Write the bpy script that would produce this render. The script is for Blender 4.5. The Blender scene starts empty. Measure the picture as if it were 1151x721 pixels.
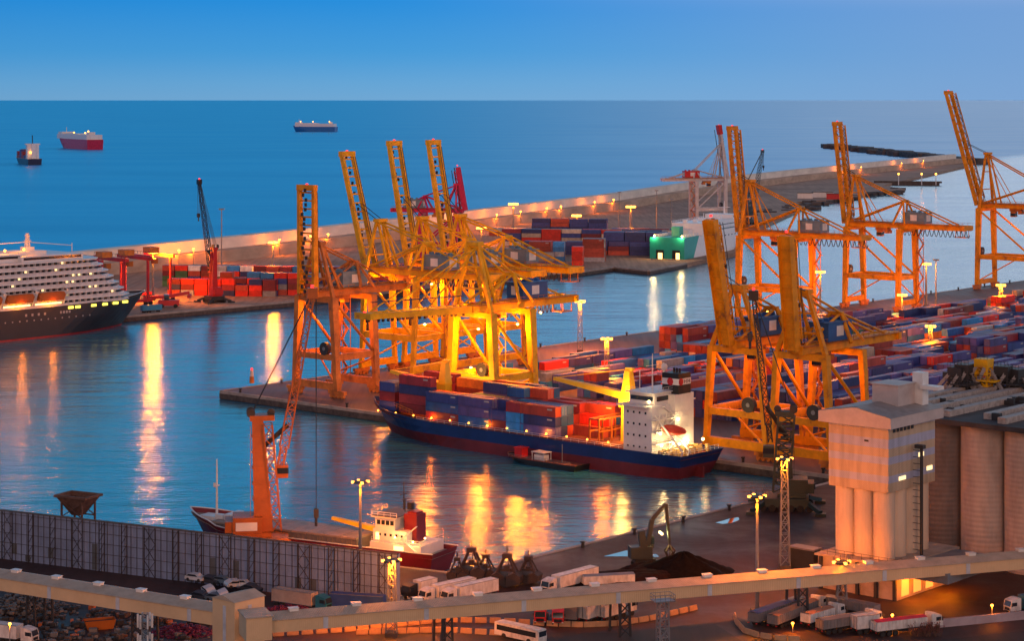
import bpy, math, random
from math import sin, cos, radians as R, pi, sqrt, atan2
from mathutils import Vector as V
random.seed(7)
C = bpy.context.scene.collection
SC = bpy.context.scene
# ---------------------------------------------------------------- camera, sky, sun, exposure
EYE, FL, CX, HY = 95.0, 2350.0, 575.5, 112.0      # eye height above the water, focal length and horizon
cam = bpy.data.cameras.new('camera'); co = bpy.data.objects.new('camera', cam); C.objects.link(co)
co.location = (0, 0, EYE); co.rotation_euler = (R(90), 0, 0)
cam.sensor_width = 36; cam.lens = FL/1151*36; cam.shift_y = -(360.5-HY)/1151
cam.clip_start = 1; cam.clip_end = 400000
SC.camera = co
SC.view_settings.view_transform = 'Standard'; SC.view_settings.look = 'None'
SC.view_settings.exposure = 0; SC.view_settings.gamma = 1
SC.cycles.use_denoising = True
SC.cycles.max_bounces = 6; SC.cycles.diffuse_bounces = 2; SC.cycles.glossy_bounces = 3
SC.cycles.sample_clamp_indirect = 4; SC.cycles.caustics_reflective = False

W = bpy.data.worlds.new('World'); SC.world = W; W.use_nodes = True
nt = W.node_tree; N = nt.nodes; LK = nt.links
bg = N['Background']
tc = N.new('ShaderNodeTexCoord'); sp = N.new('ShaderNodeSeparateXYZ'); LK.new(tc.outputs['Generated'], sp.inputs[0])
def ramp(tree, pts, interp='LINEAR'):
    r = tree.nodes.new('ShaderNodeValToRGB'); e = r.color_ramp.elements; r.color_ramp.interpolation = interp
    while len(e) > 1: e.remove(e[0])
    e[0].position = pts[0][0]; e[0].color = (*pts[0][1], 1)
    for p, c in pts[1:]:
        x = e.new(p); x.color = (*c, 1)
    return r
SKY = [(0, (.16, .39, .66)), (.008, (.13, .38, .68)), (.022, (.06, .33, .70)), (.047, (.016, .27, .72)), (.075, (.02, .42, 1.05)),
       (.14, (.05, .66, 1.25)), (.3, (.07, .52, .92)), (.55, (.10, .14, .24)), (1, (.10, .09, .14))]
rp = ramp(nt, SKY); LK.new(sp.outputs['Z'], rp.inputs[0])
# afterglow: the sky is brighter and warmer towards one side, at middle elevations
az = N.new('ShaderNodeMapRange'); az.inputs['From Min'].default_value = -.35; az.inputs['From Max'].default_value = .75
az.inputs['To Min'].default_value = .9; az.inputs['To Max'].default_value = 1.25
LK.new(sp.outputs['X'], az.inputs['Value'])
sk = N.new('ShaderNodeTexSky'); sk.sky_type = 'NISHITA'; sk.sun_disc = False; sk.sun_elevation = R(1.5); sk.sun_rotation = R(215)
LK.new(tc.outputs['Generated'], sk.inputs[0])
m1 = N.new('ShaderNodeMix'); m1.data_type = 'RGBA'; m1.blend_type = 'MULTIPLY'; m1.inputs[0].default_value = 1
LK.new(rp.outputs[0], m1.inputs[6]); LK.new(az.outputs[0], m1.inputs[7])
m2 = N.new('ShaderNodeMix'); m2.data_type = 'RGBA'; m2.blend_type = 'ADD'; m2.inputs[0].default_value = .004
LK.new(m1.outputs[2], m2.inputs[6]); LK.new(sk.outputs[0], m2.inputs[7])
def wr(inp, a, b_):
    n = N.new('ShaderNodeMapRange'); n.interpolation_type = 'SMOOTHSTEP'; n.inputs['From Min'].default_value = a; n.inputs['From Max'].default_value = b_; LK.new(inp, n.inputs['Value']); return n.outputs[0]
def mul(a, b_):
    n = N.new('ShaderNodeMath'); n.operation = 'MULTIPLY'; LK.new(a, n.inputs[0]); LK.new(b_, n.inputs[1]); return n.outputs[0]
gl_ = mul(mul(wr(sp.outputs['X'], -.10, .26), wr(sp.outputs['Z'], .04, .10)), wr(sp.outputs['Z'], .55, .2))
m3 = N.new('ShaderNodeMix'); m3.data_type = 'RGBA'; m3.blend_type = 'ADD'; LK.new(gl_, m3.inputs[0]); LK.new(m2.outputs[2], m3.inputs[6]); m3.inputs[7].default_value = (.95, .62, .30, 1)
lowf = mul(wr(sp.outputs['X'], -.08, .30), wr(sp.outputs['Z'], .16, .06))
ml = N.new('ShaderNodeMath'); ml.operation = 'MULTIPLY'; ml.inputs[1].default_value = .85; LK.new(lowf, ml.inputs[0])
m5 = N.new('ShaderNodeMix'); m5.data_type = 'RGBA'; LK.new(ml.outputs[0], m5.inputs[0]); LK.new(m2.outputs[2], m5.inputs[6]); m5.inputs[7].default_value = (.21, .36, .64, 1); LK.new(m5.outputs[2], m3.inputs[6])
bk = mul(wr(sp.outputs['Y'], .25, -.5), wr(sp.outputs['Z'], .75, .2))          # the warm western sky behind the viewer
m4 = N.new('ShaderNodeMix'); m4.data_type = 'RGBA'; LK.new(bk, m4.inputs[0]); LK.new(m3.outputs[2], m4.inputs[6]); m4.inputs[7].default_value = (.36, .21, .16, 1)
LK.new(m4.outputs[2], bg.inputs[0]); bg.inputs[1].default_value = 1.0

sl = bpy.data.lights.new('sun', 'SUN'); so = bpy.data.objects.new('sun', sl); C.objects.link(so)
sl.energy = .8; sl.angle = R(30); sl.color = (1, .58, .46)
so.rotation_euler = (R(74), 0, R(4))       # last glow of dusk, low behind the viewer

# ---------------------------------------------------------------- geometry helpers
UA = R(41.25)
U = V((sin(UA), cos(UA), 0)); VV = V((cos(UA), -sin(UA), 0))
WW = V((.895, -.446, 0)).normalized()
DZ = 2.5                                            # quay deck level above the water
def P(px, py, z=DZ):
    Y = FL*(EYE-z)/(py-HY); return V(((px-CX)*Y/FL, Y, z))
def zat(py, Y): return EYE-(py-HY)*Y/FL
TIP = P(262, 438)
def ST(s, t, z=DZ):
    p = TIP+U*s+VV*t; return V((p.x, p.y, z))
def pix(p): return (CX+p[0]*FL/p[1], HY+(EYE-p[2])*FL/p[1])
def ang(d): return atan2(d[1], d[0])

class MB:
    def __init__(s): s.v = []; s.f = []; s.mi = []; s.m = 0; s.ch = []
    def add(s, vs, fs):
        s.ch.append((len(s.v), len(s.f))); b = len(s.v); s.v += [tuple(x) for x in vs]; s.f += [tuple(i+b for i in f) for f in fs]; s.mi += [s.m]*len(fs); return s
    def box(s, cx, cy, cz, sx, sy, sz, rz=0):
        c, n = cos(rz), sin(rz); vs = []
        for z in (-.5, .5):
            for x, y in ((-.5, -.5), (.5, -.5), (.5, .5), (-.5, .5)):
                X, Y = x*sx, y*sy; vs.append((cx+X*c-Y*n, cy+X*n+Y*c, cz+z*sz))
        return s.add(vs, [(3, 2, 1, 0), (4, 5, 6, 7), (0, 1, 5, 4), (1, 2, 6, 5), (2, 3, 7, 6), (3, 0, 4, 7)])
    def boxz(s, cx, cy, z0, z1, sx, sy, rz=0): return s.box(cx, cy, (z0+z1)/2, sx, sy, z1-z0, rz)
    def beam(s, p, q, w, h=None, w2=None, h2=None, up=V((0, 0, 1))):
        h = h or w; w2 = w2 or w; h2 = h2 or h
        p, q = V(p), V(q); d = (q-p)
        if d.length < 1e-6: return s
        d.normalize()
        if abs(d.dot(up)) > .98: up = V((1, 0, 0))
        a = d.cross(up).normalized(); b = a.cross(d).normalized(); vs = []
        for c, ww, hh in ((p, w, h), (q, w2, h2)):
            for x, y in ((-.5, -.5), (.5, -.5), (.5, .5), (-.5, .5)): vs.append(c+a*x*ww+b*y*hh)
        return s.add(vs, [(3, 2, 1, 0), (4, 5, 6, 7), (0, 1, 5, 4), (1, 2, 6, 5), (2, 3, 7, 6), (3, 0, 4, 7)])
    def tube(s, p, q, r, r2=None, n=8):
        r2 = r if r2 is None else r2; p, q = V(p), V(q); d = q-p
        if d.length < 1e-6: return s
        d.normalize(); up = V((0, 0, 1)) if abs(d.z) < .95 else V((1, 0, 0))
        a = d.cross(up).normalized(); b = a.cross(d).normalized(); vs = []
        for c, rr in ((p, r), (q, r2)):
            for i in range(n):
                t = 2*pi*i/n; vs.append(c+a*cos(t)*rr+b*sin(t)*rr)
        fs = [(i, (i+1) % n, n+(i+1) % n, n+i) for i in range(n)]+[tuple(range(n))[::-1], tuple(range(n, 2*n))]
        return s.add(vs, fs)
    def path(s, pts, r, n=6):
        for a, b in zip(pts, pts[1:]): s.tube(a, b, r, r, n)
        return s
    def prism(s, poly, z0, z1):
        n = len(poly); A = sum(poly[i][0]*poly[(i+1) % n][1]-poly[(i+1) % n][0]*poly[i][1] for i in range(n))
        if A < 0: poly = poly[::-1]
        f0 = z0 if callable(z0) else (lambda x, y: z0); f1 = z1 if callable(z1) else (lambda x, y: z1)
        vs = [(p[0], p[1], f0(*p[:2])) for p in poly]+[(p[0], p[1], f1(*p[:2])) for p in poly]
        return s.add(vs, [tuple(range(n))[::-1], tuple(range(n, 2*n))]+[(i, (i+1) % n, n+(i+1) % n, n+i) for i in range(n)])
    def prof(s, prof, y0, y1):      # outline in x,z extruded along y
        n = len(prof); A = sum(prof[i][0]*prof[(i+1) % n][1]-prof[(i+1) % n][0]*prof[i][1] for i in range(n))
        if A < 0: prof = prof[::-1]
        vs = [(p[0], y0, p[1]) for p in prof]+[(p[0], y1, p[1]) for p in prof]
        return s.add(vs, [tuple(range(n)), tuple(range(n, 2*n))[::-1]]+[(n+i, n+(i+1) % n, (i+1) % n, i) for i in range(n)])
    def lattice(s, p, q, w, h, n, r=.12, taper=1, up=V((0, 0, 1))):
        p, q = V(p), V(q); d = (q-p).normalized()
        if abs(d.dot(up)) > .98: up = V((1, 0, 0))
        a = d.cross(up).normalized(); b = a.cross(d).normalized()
        def c(k, i):
            f = k/n; m = 1-(1-taper)*f; x, y = ((-.5, -.5), (.5, -.5), (.5, .5), (-.5, .5))[i]
            return p+(q-p)*f+a*x*w*m+b*y*h*m
        for i in range(4): s.beam(c(0, i), c(n, i), r*1.5)
        for k in range(n):
            for i in range(4):
                j = (i+1) % 4
                if k % 2: s.beam(c(k, i), c(k+1, j), r)
                else: s.beam(c(k, j), c(k+1, i), r)
                s.beam(c(k+1, i), c(k+1, j), r*.8)
        return s
    def blob(s, c, rx, ry, rz, n=8, m=5, jit=0):
        vs = []; 
        for j in range(m+1):
            ph = pi*j/m
            for i in range(n):
                th = 2*pi*i/n; k = 1+random.uniform(-jit, jit)
                vs.append((c[0]+rx*k*sin(ph)*cos(th), c[1]+ry*k*sin(ph)*sin(th), c[2]+rz*k*cos(ph)))
        fs = [(j*n+i, (j+1)*n+i, (j+1)*n+(i+1) % n, j*n+(i+1) % n) for j in range(m) for i in range(n)]
        return s.add(vs, fs)
    def build_each(s, name, mats, parent=None):
        """one object for every add() made so far"""
        cuts = s.ch+[(len(s.v), len(s.f))]; out = []
        for (v0, f0), (v1, f1) in zip(cuts, cuts[1:]):
            q = MB(); q.v = s.v[v0:v1]; q.f = [tuple(i-v0 for i in f) for f in s.f[f0:f1]]; q.mi = s.mi[f0:f1]; q.ch = [(0, 0)]
            out.append(q.build(name, mats, parent))
        return out
    def build(s, name, mats, parent=None, loc=None, rz=0, smooth=False, label=None):
        me = bpy.data.meshes.new(name); me.from_pydata(s.v, [], s.f)
        if not isinstance(mats, (list, tuple)): mats = [mats]
        for m in mats: me.materials.append(m)
        if len(mats) > 1: me.polygons.foreach_set('material_index', [min(i, len(mats)-1) for i in s.mi])
        if smooth:
            me.polygons.foreach_set('use_smooth', [True]*len(me.polygons))
        me.update()
        o = bpy.data.objects.new(name, me); C.objects.link(o)
        if parent is not None: o.parent = parent
        if loc is not None: o.location = loc
        if rz: o.rotation_euler = (0, 0, rz)
        if label: o['label'] = label
        return o

def thing(name, label, cat, loc, rz=0, group=None):
    o = bpy.data.objects.new(name, None); C.objects.link(o); o.location = loc; o.rotation_euler = (0, 0, rz)
    o.empty_display_size = .5; tag(o, label, cat, group); return o
def tag(o, label, cat, group=None, kind=None):
    if label: o['label'] = label
    if cat: o['category'] = cat
    if group: o['group'] = group
    if kind: o['kind'] = kind
    return o
KIDS = {}
def kids(o): return [c for c in bpy.data.objects if c.parent is o]
def dup(o, loc, rz=None, label=None, group=None, parent=None):
    c = o.copy(); C.objects.link(c)
    if parent is not None: c.parent = parent
    if loc is not None: c.location = loc
    if rz is not None: c.rotation_euler = (0, 0, rz)
    if label: c['label'] = label
    if group: c['group'] = group
    if o.name not in KIDS: KIDS[o.name] = kids(o)
    for k in KIDS[o.name]: dup(k, None, parent=c)
    return c

# ---------------------------------------------------------------- materials
MC = {}
def mat(name, col, rough=.6, metal=0, wear=.25, scale=.35, rust=None, emit=None, es=0, spec=.5, bump=0, coord='Object', streak=0):
    if name in MC: return MC[name]
    m = bpy.data.materials.new(name); m.use_nodes = True; t = m.node_tree; b = t.nodes['Principled BSDF']
    b.inputs['Roughness'].default_value = rough; b.inputs['Metallic'].default_value = metal
    b.inputs['Specular IOR Level'].default_value = spec
    c = t.nodes.new('ShaderNodeTexCoord'); mp = t.nodes.new('ShaderNodeMapping')
    t.links.new(c.outputs[coord], mp.inputs[0])
    if streak: mp.inputs['Scale'].default_value = (1, 1, streak)
    n = t.nodes.new('ShaderNodeTexNoise'); n.inputs['Scale'].default_value = scale; n.inputs['Detail'].default_value = 7; n.inputs['Roughness'].default_value = .65
    t.links.new(mp.outputs[0], n.inputs[0])
    lo = tuple(max(0, x*(1-wear)) for x in col); hi = tuple(min(1, x*(1+wear*.5)) for x in col)
    pts = [(.3, lo), (.62, hi)]
    if rust: pts = [(.0, rust), (.33, rust), (.42, lo), (.65, hi)]
    r = ramp(t, pts); t.links.new(n.outputs[0], r.inputs[0])
    t.links.new(r.outputs[0], b.inputs['Base Color'])
    if emit: b.inputs['Emission Color'].default_value = (*emit, 1); b.inputs['Emission Strength'].default_value = es
    if bump:
        bp = t.nodes.new('ShaderNodeBump'); bp.inputs['Strength'].default_value = bump; t.links.new(n.outputs[0], bp.inputs['Height']); t.links.new(bp.outputs[0], b.inputs['Normal'])
    MC[name] = m; return m
def glow(name, col, es):
    if name in MC: return MC[name]
    m = bpy.data.materials.new(name); m.use_nodes = True; b = m.node_tree.nodes['Principled BSDF']
    b.inputs['Base Color'].default_value = (*col, 1); b.inputs['Emission Color'].default_value = (*col, 1); b.inputs['Emission Strength'].default_value = es
    m.cycles.emission_sampling = 'NONE' if es < 5 else 'AUTO'
    MC[name] = m; return m
def wave_bump(m, scale, axis='X', dist=.05, strength=.6):
    t = m.node_tree; b = t.nodes['Principled BSDF']; c = t.nodes.new('ShaderNodeTexCoord'); w = t.nodes.new('ShaderNodeTexWave')
    w.bands_direction = axis; w.inputs['Scale'].default_value = scale; t.links.new(c.outputs['Object'], w.inputs[0])
    bp = t.nodes.new('ShaderNodeBump'); bp.inputs['Strength'].default_value = strength; bp.inputs['Distance'].default_value = dist
    t.links.new(w.outputs['Fac'], bp.inputs['Height']); t.links.new(bp.outputs[0], b.inputs['Normal']); return m

ORANGE = mat('crane_orange', (.86, .33, .008), .55, spec=.25, rust=(.36, .13, .03), wear=.22, scale=.25)
YELLOW = mat('crane_yellow', (.88, .46, .01), .55, spec=.25, rust=(.45, .2, .04), wear=.2, scale=.25)
DKORANGE = mat('crane_dark_orange', (.62, .2, .03), .6, rust=(.25, .09, .03), wear=.3, scale=.25)
HORANGE = mat('harbour_crane_orange', (.40, .10, .008), .5, wear=.25, scale=.3)
DARK = mat('dark_steel', (.035, .033, .035), .6)
GREYST = mat('grey_steel', (.22, .23, .25), .5, metal=.3)
RUBBER = mat('rubber', (.02, .02, .02), .8)
WHITE = mat('white_paint', (.78, .77, .74), .5, wear=.12)
PWHITE = mat('ship_white', (.72, .72, .72), .45, wear=.1, scale=.3)
HOUSE = mat('machinery_house_blue_grey', (.16, .24, .30), .5)
HOUSEB = mat('machinery_house_blue', (.02, .09, .28), .5)
REDP = mat('red_paint', (.55, .02, .025), .5, wear=.2)
GLASS = mat('dark_glass', (.02, .03, .045), .12, wear=.05)
BLACK = mat('black_paint', (.012, .012, .014), .5)
YEL = mat('bright_yellow_paint', (.85, .55, .02), .5)
LAMPW = glow('lamp_warm', (1, .36, .045), 7)
LAMPO = glow('lamp_orange', (1, .36, .06), 60)
LAMPY = glow('lamp_yellow_white', (1, .72, .3), 5)
BAYGLOW = glow('bay_glow', (1, .42, .08), .9)
LITWIN = glow('lit_window', (1, .66, .22), 3.0)
LITWINW = glow('lit_window_white', (1, .72, .34), 1.6)
REDLAMP = glow('red_beacon', (1, .04, .04), 2)

def light(loc, e, col=(1, .42, .10), r=.6, parent=None, spot=None, rot=None):
    l = bpy.data.lights.new('lamp_light', 'SPOT' if spot else 'POINT'); l.energy = e; l.color = col; l.shadow_soft_size = r; l.specular_factor = .5
    o = bpy.data.objects.new('lamp_light', l); C.objects.link(o); o.location = loc
    if spot: l.spot_size = spot; l.spot_blend = .6; o.rotation_euler = rot or (0, 0, 0)
    if parent is not None: o.parent = parent
    return o
SOD = (1, .21, .004); SODY = (1, .235, .004)
LE = 1.0
# ---------------------------------------------------------------- water and land
def plane(name, x0, x1, y0, y1, z, m):
    o = MB().add([(x0, y0, z), (x1, y0, z), (x1, y1, z), (x0, y1, z)], [(0, 1, 2, 3)]).build(name, m); o['kind'] = 'structure'; return o
def water_mat():
    m = bpy.data.materials.new('sea_water'); m.use_nodes = True; t = m.node_tree; b = t.nodes['Principled BSDF']; L = t.links.new
    g = t.nodes.new('ShaderNodeNewGeometry'); s = t.nodes.new('ShaderNodeSeparateXYZ'); L(g.outputs['Position'], s.inputs[0])
    # open sea beyond the long breakwater is rougher than the sheltered basin: signed side of the breakwater line
    def mr(inp, a, b_, c, d):
        n = t.nodes.new('ShaderNodeMapRange'); n.interpolation_type = 'SMOOTHSTEP'
        for k, x in zip(('From Min', 'From Max', 'To Min', 'To Max'), (a, b_, c, d)): n.inputs[k].default_value = x
        L(inp, n.inputs['Value']); return n.outputs[0]
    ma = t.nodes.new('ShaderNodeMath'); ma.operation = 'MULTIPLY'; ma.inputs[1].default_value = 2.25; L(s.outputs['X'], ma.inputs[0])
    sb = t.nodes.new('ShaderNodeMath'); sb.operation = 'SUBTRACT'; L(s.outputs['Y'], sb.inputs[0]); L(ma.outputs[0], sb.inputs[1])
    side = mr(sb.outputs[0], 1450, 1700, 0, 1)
    def mixf(a, b_):
        n = t.nodes.new('ShaderNodeMix'); L(side, n.inputs[0]); n.inputs[2].default_value = a; n.inputs[3].default_value = b_; return n.outputs[0]
    mpw = t.nodes.new('ShaderNodeMapping'); mpw.inputs['Scale'].default_value = (.0016, .006, 1); L(g.outputs['Position'], mpw.inputs[0])
    nw = t.nodes.new('ShaderNodeTexNoise'); nw.inputs['Scale'].default_value = 1; nw.inputs['Detail'].default_value = 8; nw.inputs['Roughness'].default_value = .6; L(mpw.outputs[0], nw.inputs[0])
    slick = mr(nw.outputs[0], .35, .68, -.02, .03)                     # wind slicks change how rough the surface is
    ad = t.nodes.new('ShaderNodeMath'); ad.use_clamp = True; L(mixf(WR[0], WR[1]), ad.inputs[0]); L(slick, ad.inputs[1]); L(ad.outputs[0], b.inputs['Roughness']); L(mixf(.62, .32), b.inputs['Specular IOR Level'])
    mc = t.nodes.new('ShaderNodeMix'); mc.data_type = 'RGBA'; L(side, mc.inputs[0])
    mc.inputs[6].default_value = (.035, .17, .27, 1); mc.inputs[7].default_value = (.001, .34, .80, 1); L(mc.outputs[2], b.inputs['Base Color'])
    b.inputs['IOR'].default_value = 1.33
    hs = []
    for sc, dt, sy in ((.9, 3, .5), (.12, 3, .4), (.012, 3, .25)):
        mp = t.nodes.new('ShaderNodeMapping'); mp.inputs['Scale'].default_value = (sy, 1, 1); L(g.outputs['Position'], mp.inputs[0])
        n = t.nodes.new('ShaderNodeTexNoise'); n.inputs['Scale'].default_value = sc; n.inputs['Detail'].default_value = dt; L(mp.outputs[0], n.inputs[0]); hs.append(n.outputs[0])
    prev = None
    for h, d, st in ((hs[0], .12, WB), (hs[1], .55, WB), (hs[2], 3.0, WB*.8)):
        bp = t.nodes.new('ShaderNodeBump'); bp.inputs['Strength'].default_value = st; bp.inputs['Distance'].default_value = d; L(h, bp.inputs['Height'])
        if prev: L(prev, bp.inputs['Normal'])
        prev = bp.outputs[0]
    L(prev, b.inputs['Normal']); return m
WR = (.17, .34); WB = 1.15
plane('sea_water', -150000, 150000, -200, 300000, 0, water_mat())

def ground_mat(name, a, b_, c=None, sc=.02, rough=.8, wet=.0):
    m = bpy.data.materials.new(name); m.use_nodes = True; t = m.node_tree; bs = t.nodes['Principled BSDF']; L = t.links.new
    g = t.nodes.new('ShaderNodeNewGeometry')
    n = t.nodes.new('ShaderNodeTexNoise'); n.inputs['Scale'].default_value = sc; n.inputs['Detail'].default_value = 10; n.inputs['Roughness'].default_value = .68; n.inputs['Distortion'].default_value = .4
    L(g.outputs['Position'], n.inputs[0]); pts = [(.35, a), (.6, b_)]
    if c: pts.append((.72, c))
    r = ramp(t, pts); L(n.outputs[0], r.inputs[0])
    # tyre-polished streaks along the quay
    mp = t.nodes.new('ShaderNodeMapping'); mp.inputs['Rotation'].default_value = (0, 0, UA); mp.inputs['Scale'].default_value = (.25, .012, 1); L(g.outputs['Position'], mp.inputs[0])
    n2 = t.nodes.new('ShaderNodeTexNoise'); n2.inputs['Scale'].default_value = 1.6; n2.inputs['Detail'].default_value = 6; L(mp.outputs[0], n2.inputs[0])
    r2 = ramp(t, [(.35, (.62, .62, .62)), (.6, (1, 1, 1))]); L(n2.outputs[0], r2.inputs[0])
    mx = t.nodes.new('ShaderNodeMix'); mx.data_type = 'RGBA'; mx.blend_type = 'MULTIPLY'; mx.inputs[0].default_value = .8; L(r.outputs[0], mx.inputs[6]); L(r2.outputs[0], mx.inputs[7])
    L(mx.outputs[2], bs.inputs['Base Color'])
    rr = t.nodes.new('ShaderNodeMapRange'); rr.inputs['To Min'].default_value = rough-wet; rr.inputs['To Max'].default_value = rough; rr.inputs['From Min'].default_value = .35; rr.inputs['From Max'].default_value = .6
    L(n.outputs[0], rr.inputs['Value']); L(rr.outputs[0], bs.inputs['Roughness'])
    bp = t.nodes.new('ShaderNodeBump'); bp.inputs['Strength'].default_value = .3; L(n.outputs[0], bp.inputs['Height']); L(bp.outputs[0], bs.inputs['Normal'])
    return m
QUAY = ground_mat('quay_concrete', (.10, .06, .05), (.20, .12, .095), (.25, .17, .13), .03, .75, .25)
YARD = ground_mat('dark_yard_ground', (.032, .013, .011), (.072, .031, .025), (.10, .046, .037), .05, .8, .35)
ASPH = ground_mat('asphalt', (.035, .03, .03), (.065, .045, .04), None, .08, .8, .1)
SAND = ground_mat('sandy_fill', (.30, .17, .11), (.48, .30, .20), (.40, .25, .17), .01, .9)
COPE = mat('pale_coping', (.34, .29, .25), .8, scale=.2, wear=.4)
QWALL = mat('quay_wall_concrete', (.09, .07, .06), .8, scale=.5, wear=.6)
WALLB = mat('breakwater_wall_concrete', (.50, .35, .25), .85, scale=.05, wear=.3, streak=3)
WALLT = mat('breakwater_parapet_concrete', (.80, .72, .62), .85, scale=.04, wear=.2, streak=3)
ROCK = mat('dark_rock', (.10, .085, .08), .9, scale=.15, wear=.6, bump=.8)

def land(name, pts, m, z=DZ):
    mb = MB().prism([(p[0], p[1]) for p in pts], -6, z); o = mb.build(name, m); o['kind'] = 'structure'; return o
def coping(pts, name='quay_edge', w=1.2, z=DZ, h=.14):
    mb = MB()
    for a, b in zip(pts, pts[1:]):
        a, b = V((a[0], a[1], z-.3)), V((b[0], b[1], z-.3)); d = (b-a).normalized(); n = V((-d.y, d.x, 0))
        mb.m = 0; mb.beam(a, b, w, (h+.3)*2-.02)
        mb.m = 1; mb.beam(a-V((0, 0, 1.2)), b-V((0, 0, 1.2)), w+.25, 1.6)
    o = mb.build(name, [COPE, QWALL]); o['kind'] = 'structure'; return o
# container terminal mole and the foreground docks form one sheet of land
E_TIP = ST(-5, 0); CORNER = ST(-5, 232)
FG = P(521, 647)
WEST = FG-WW*260
terminal = [E_TIP, ST(760, 0), ST(760, 700), ST(-5, 700), CORNER]
land('terminal_ground', [ST(-5, -.5), ST(700, -.5), ST(700, 560), ST(-5, 560)], QUAY)
fgp = [CORNER, ST(-5, 560), V((420, 120, 0)), V((-420, 120, 0)), V((WEST.x, WEST.y, 0)), FG]
land('dock_ground', fgp, YARD, DZ-.004)
coping([ST(690, -.3), ST(-4.8, -.3), ST(-4.8, 231.6), FG+V((.3, .2, 0)), WEST])
# outer port
A1 = [P(-260, 398), P(134, 356), P(335, 338), P(420, 330), P(600, 309), P(654, 305), P(690, 300), P(729, 304), P(771, 296), P(830, 283), P(838, 262),
      P(905, 232), P(895, 227), P(943, 224), P(974, 218), P(1017, 212), P(991, 208.5), P(1088, 186.2)]
BW = [P(-300, 350), P(60, 318), P(175, 303.5), P(300, 289), P(540, 258), P(700, 235.5), P(830, 213), P(905, 203.5), P(1082, 183.2)]
land('outer_port_ground', A1+BW[::-1], SAND)
coping(A1[1:9], w=1.6)
# the long breakwater: brown retaining wall, pale parapet set back on top
mb = MB(); mb2 = MB()
for a, b in zip(BW, BW[1:]):
    d = (b-a).normalized(); n = V((-d.y, d.x, 0))
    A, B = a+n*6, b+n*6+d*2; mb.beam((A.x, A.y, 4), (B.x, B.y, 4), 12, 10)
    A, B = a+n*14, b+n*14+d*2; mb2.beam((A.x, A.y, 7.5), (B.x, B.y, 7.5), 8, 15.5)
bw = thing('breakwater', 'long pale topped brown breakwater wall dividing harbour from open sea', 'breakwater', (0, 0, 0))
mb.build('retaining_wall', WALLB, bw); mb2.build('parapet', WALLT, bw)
mb = MB()
pa, pb = P(930, 166, 0), P(1092, 184, 0); nseg = 60
for i in range(nseg):
    f = (i+.5)/nseg; c = pa.lerp(pb, f); mb.box(c.x+random.uniform(-3, 3), c.y+random.uniform(-14, 14), 2+random.uniform(0, 2), 20, 60, 9+random.uniform(-1, 2), random.uniform(-.5, .5))
o = mb.build('detached_breakwater', ROCK); tag(o, 'low dark rock breakwater lying detached in the open sea', 'breakwater')
mb = MB()
for x0, y0, x1, y1, k in ((778, 252, 905, 233, 70), (905, 232, 1017, 213, 50)):
    a, b = P(x0, y0, 1), P(x1, y1, 1)
    for i in range(k):
        c = a.lerp(b, random.random()); mb.box(c.x+random.uniform(-8, 8), c.y+random.uniform(-22, 18), random.uniform(.6, 2.6), random.uniform(3, 9), random.uniform(3, 9), random.uniform(2, 3.4), random.random()*3)
o = mb.build('rubble', ROCK); tag(o, 'dark rubble shore along the sandy spit', 'rubble', kind='stuff')
mb = MB(); a, b = P(985, 207.8, 0), P(1056, 208.4, 0); mb.beam((a.x, a.y, .6), (b.x, b.y, .6), 22, 3.6)
for i in range(9):
    c = a.lerp(b, (i+.5)/9); mb.boxz(c.x, c.y, 2.4, 4.4, 12, 6)
j = mb.build('jetty', QWALL); tag(j, 'short dark jetty with lights beyond the sandy spit', 'jetty')
for px, py in ((1010, 202), (1036, 201), (1052, 204)):
    p = P(px, 208, 2); t = thing('harbour_light', 'small white lamp post on the far jetty', 'lamp post', (p.x, p.y, 2), 0, 'lamps on the far jetty')
    MB().tube((0, 0, 0), (0, 0, 11), .5, .4).build('pole', WHITE, t); MB().blob((0, 0, 12), 1.1, 1.1, 1.1).build('lamp_head', LAMPW, t); light((0, 0, 12), 22000, SODY, 1, t)
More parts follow.
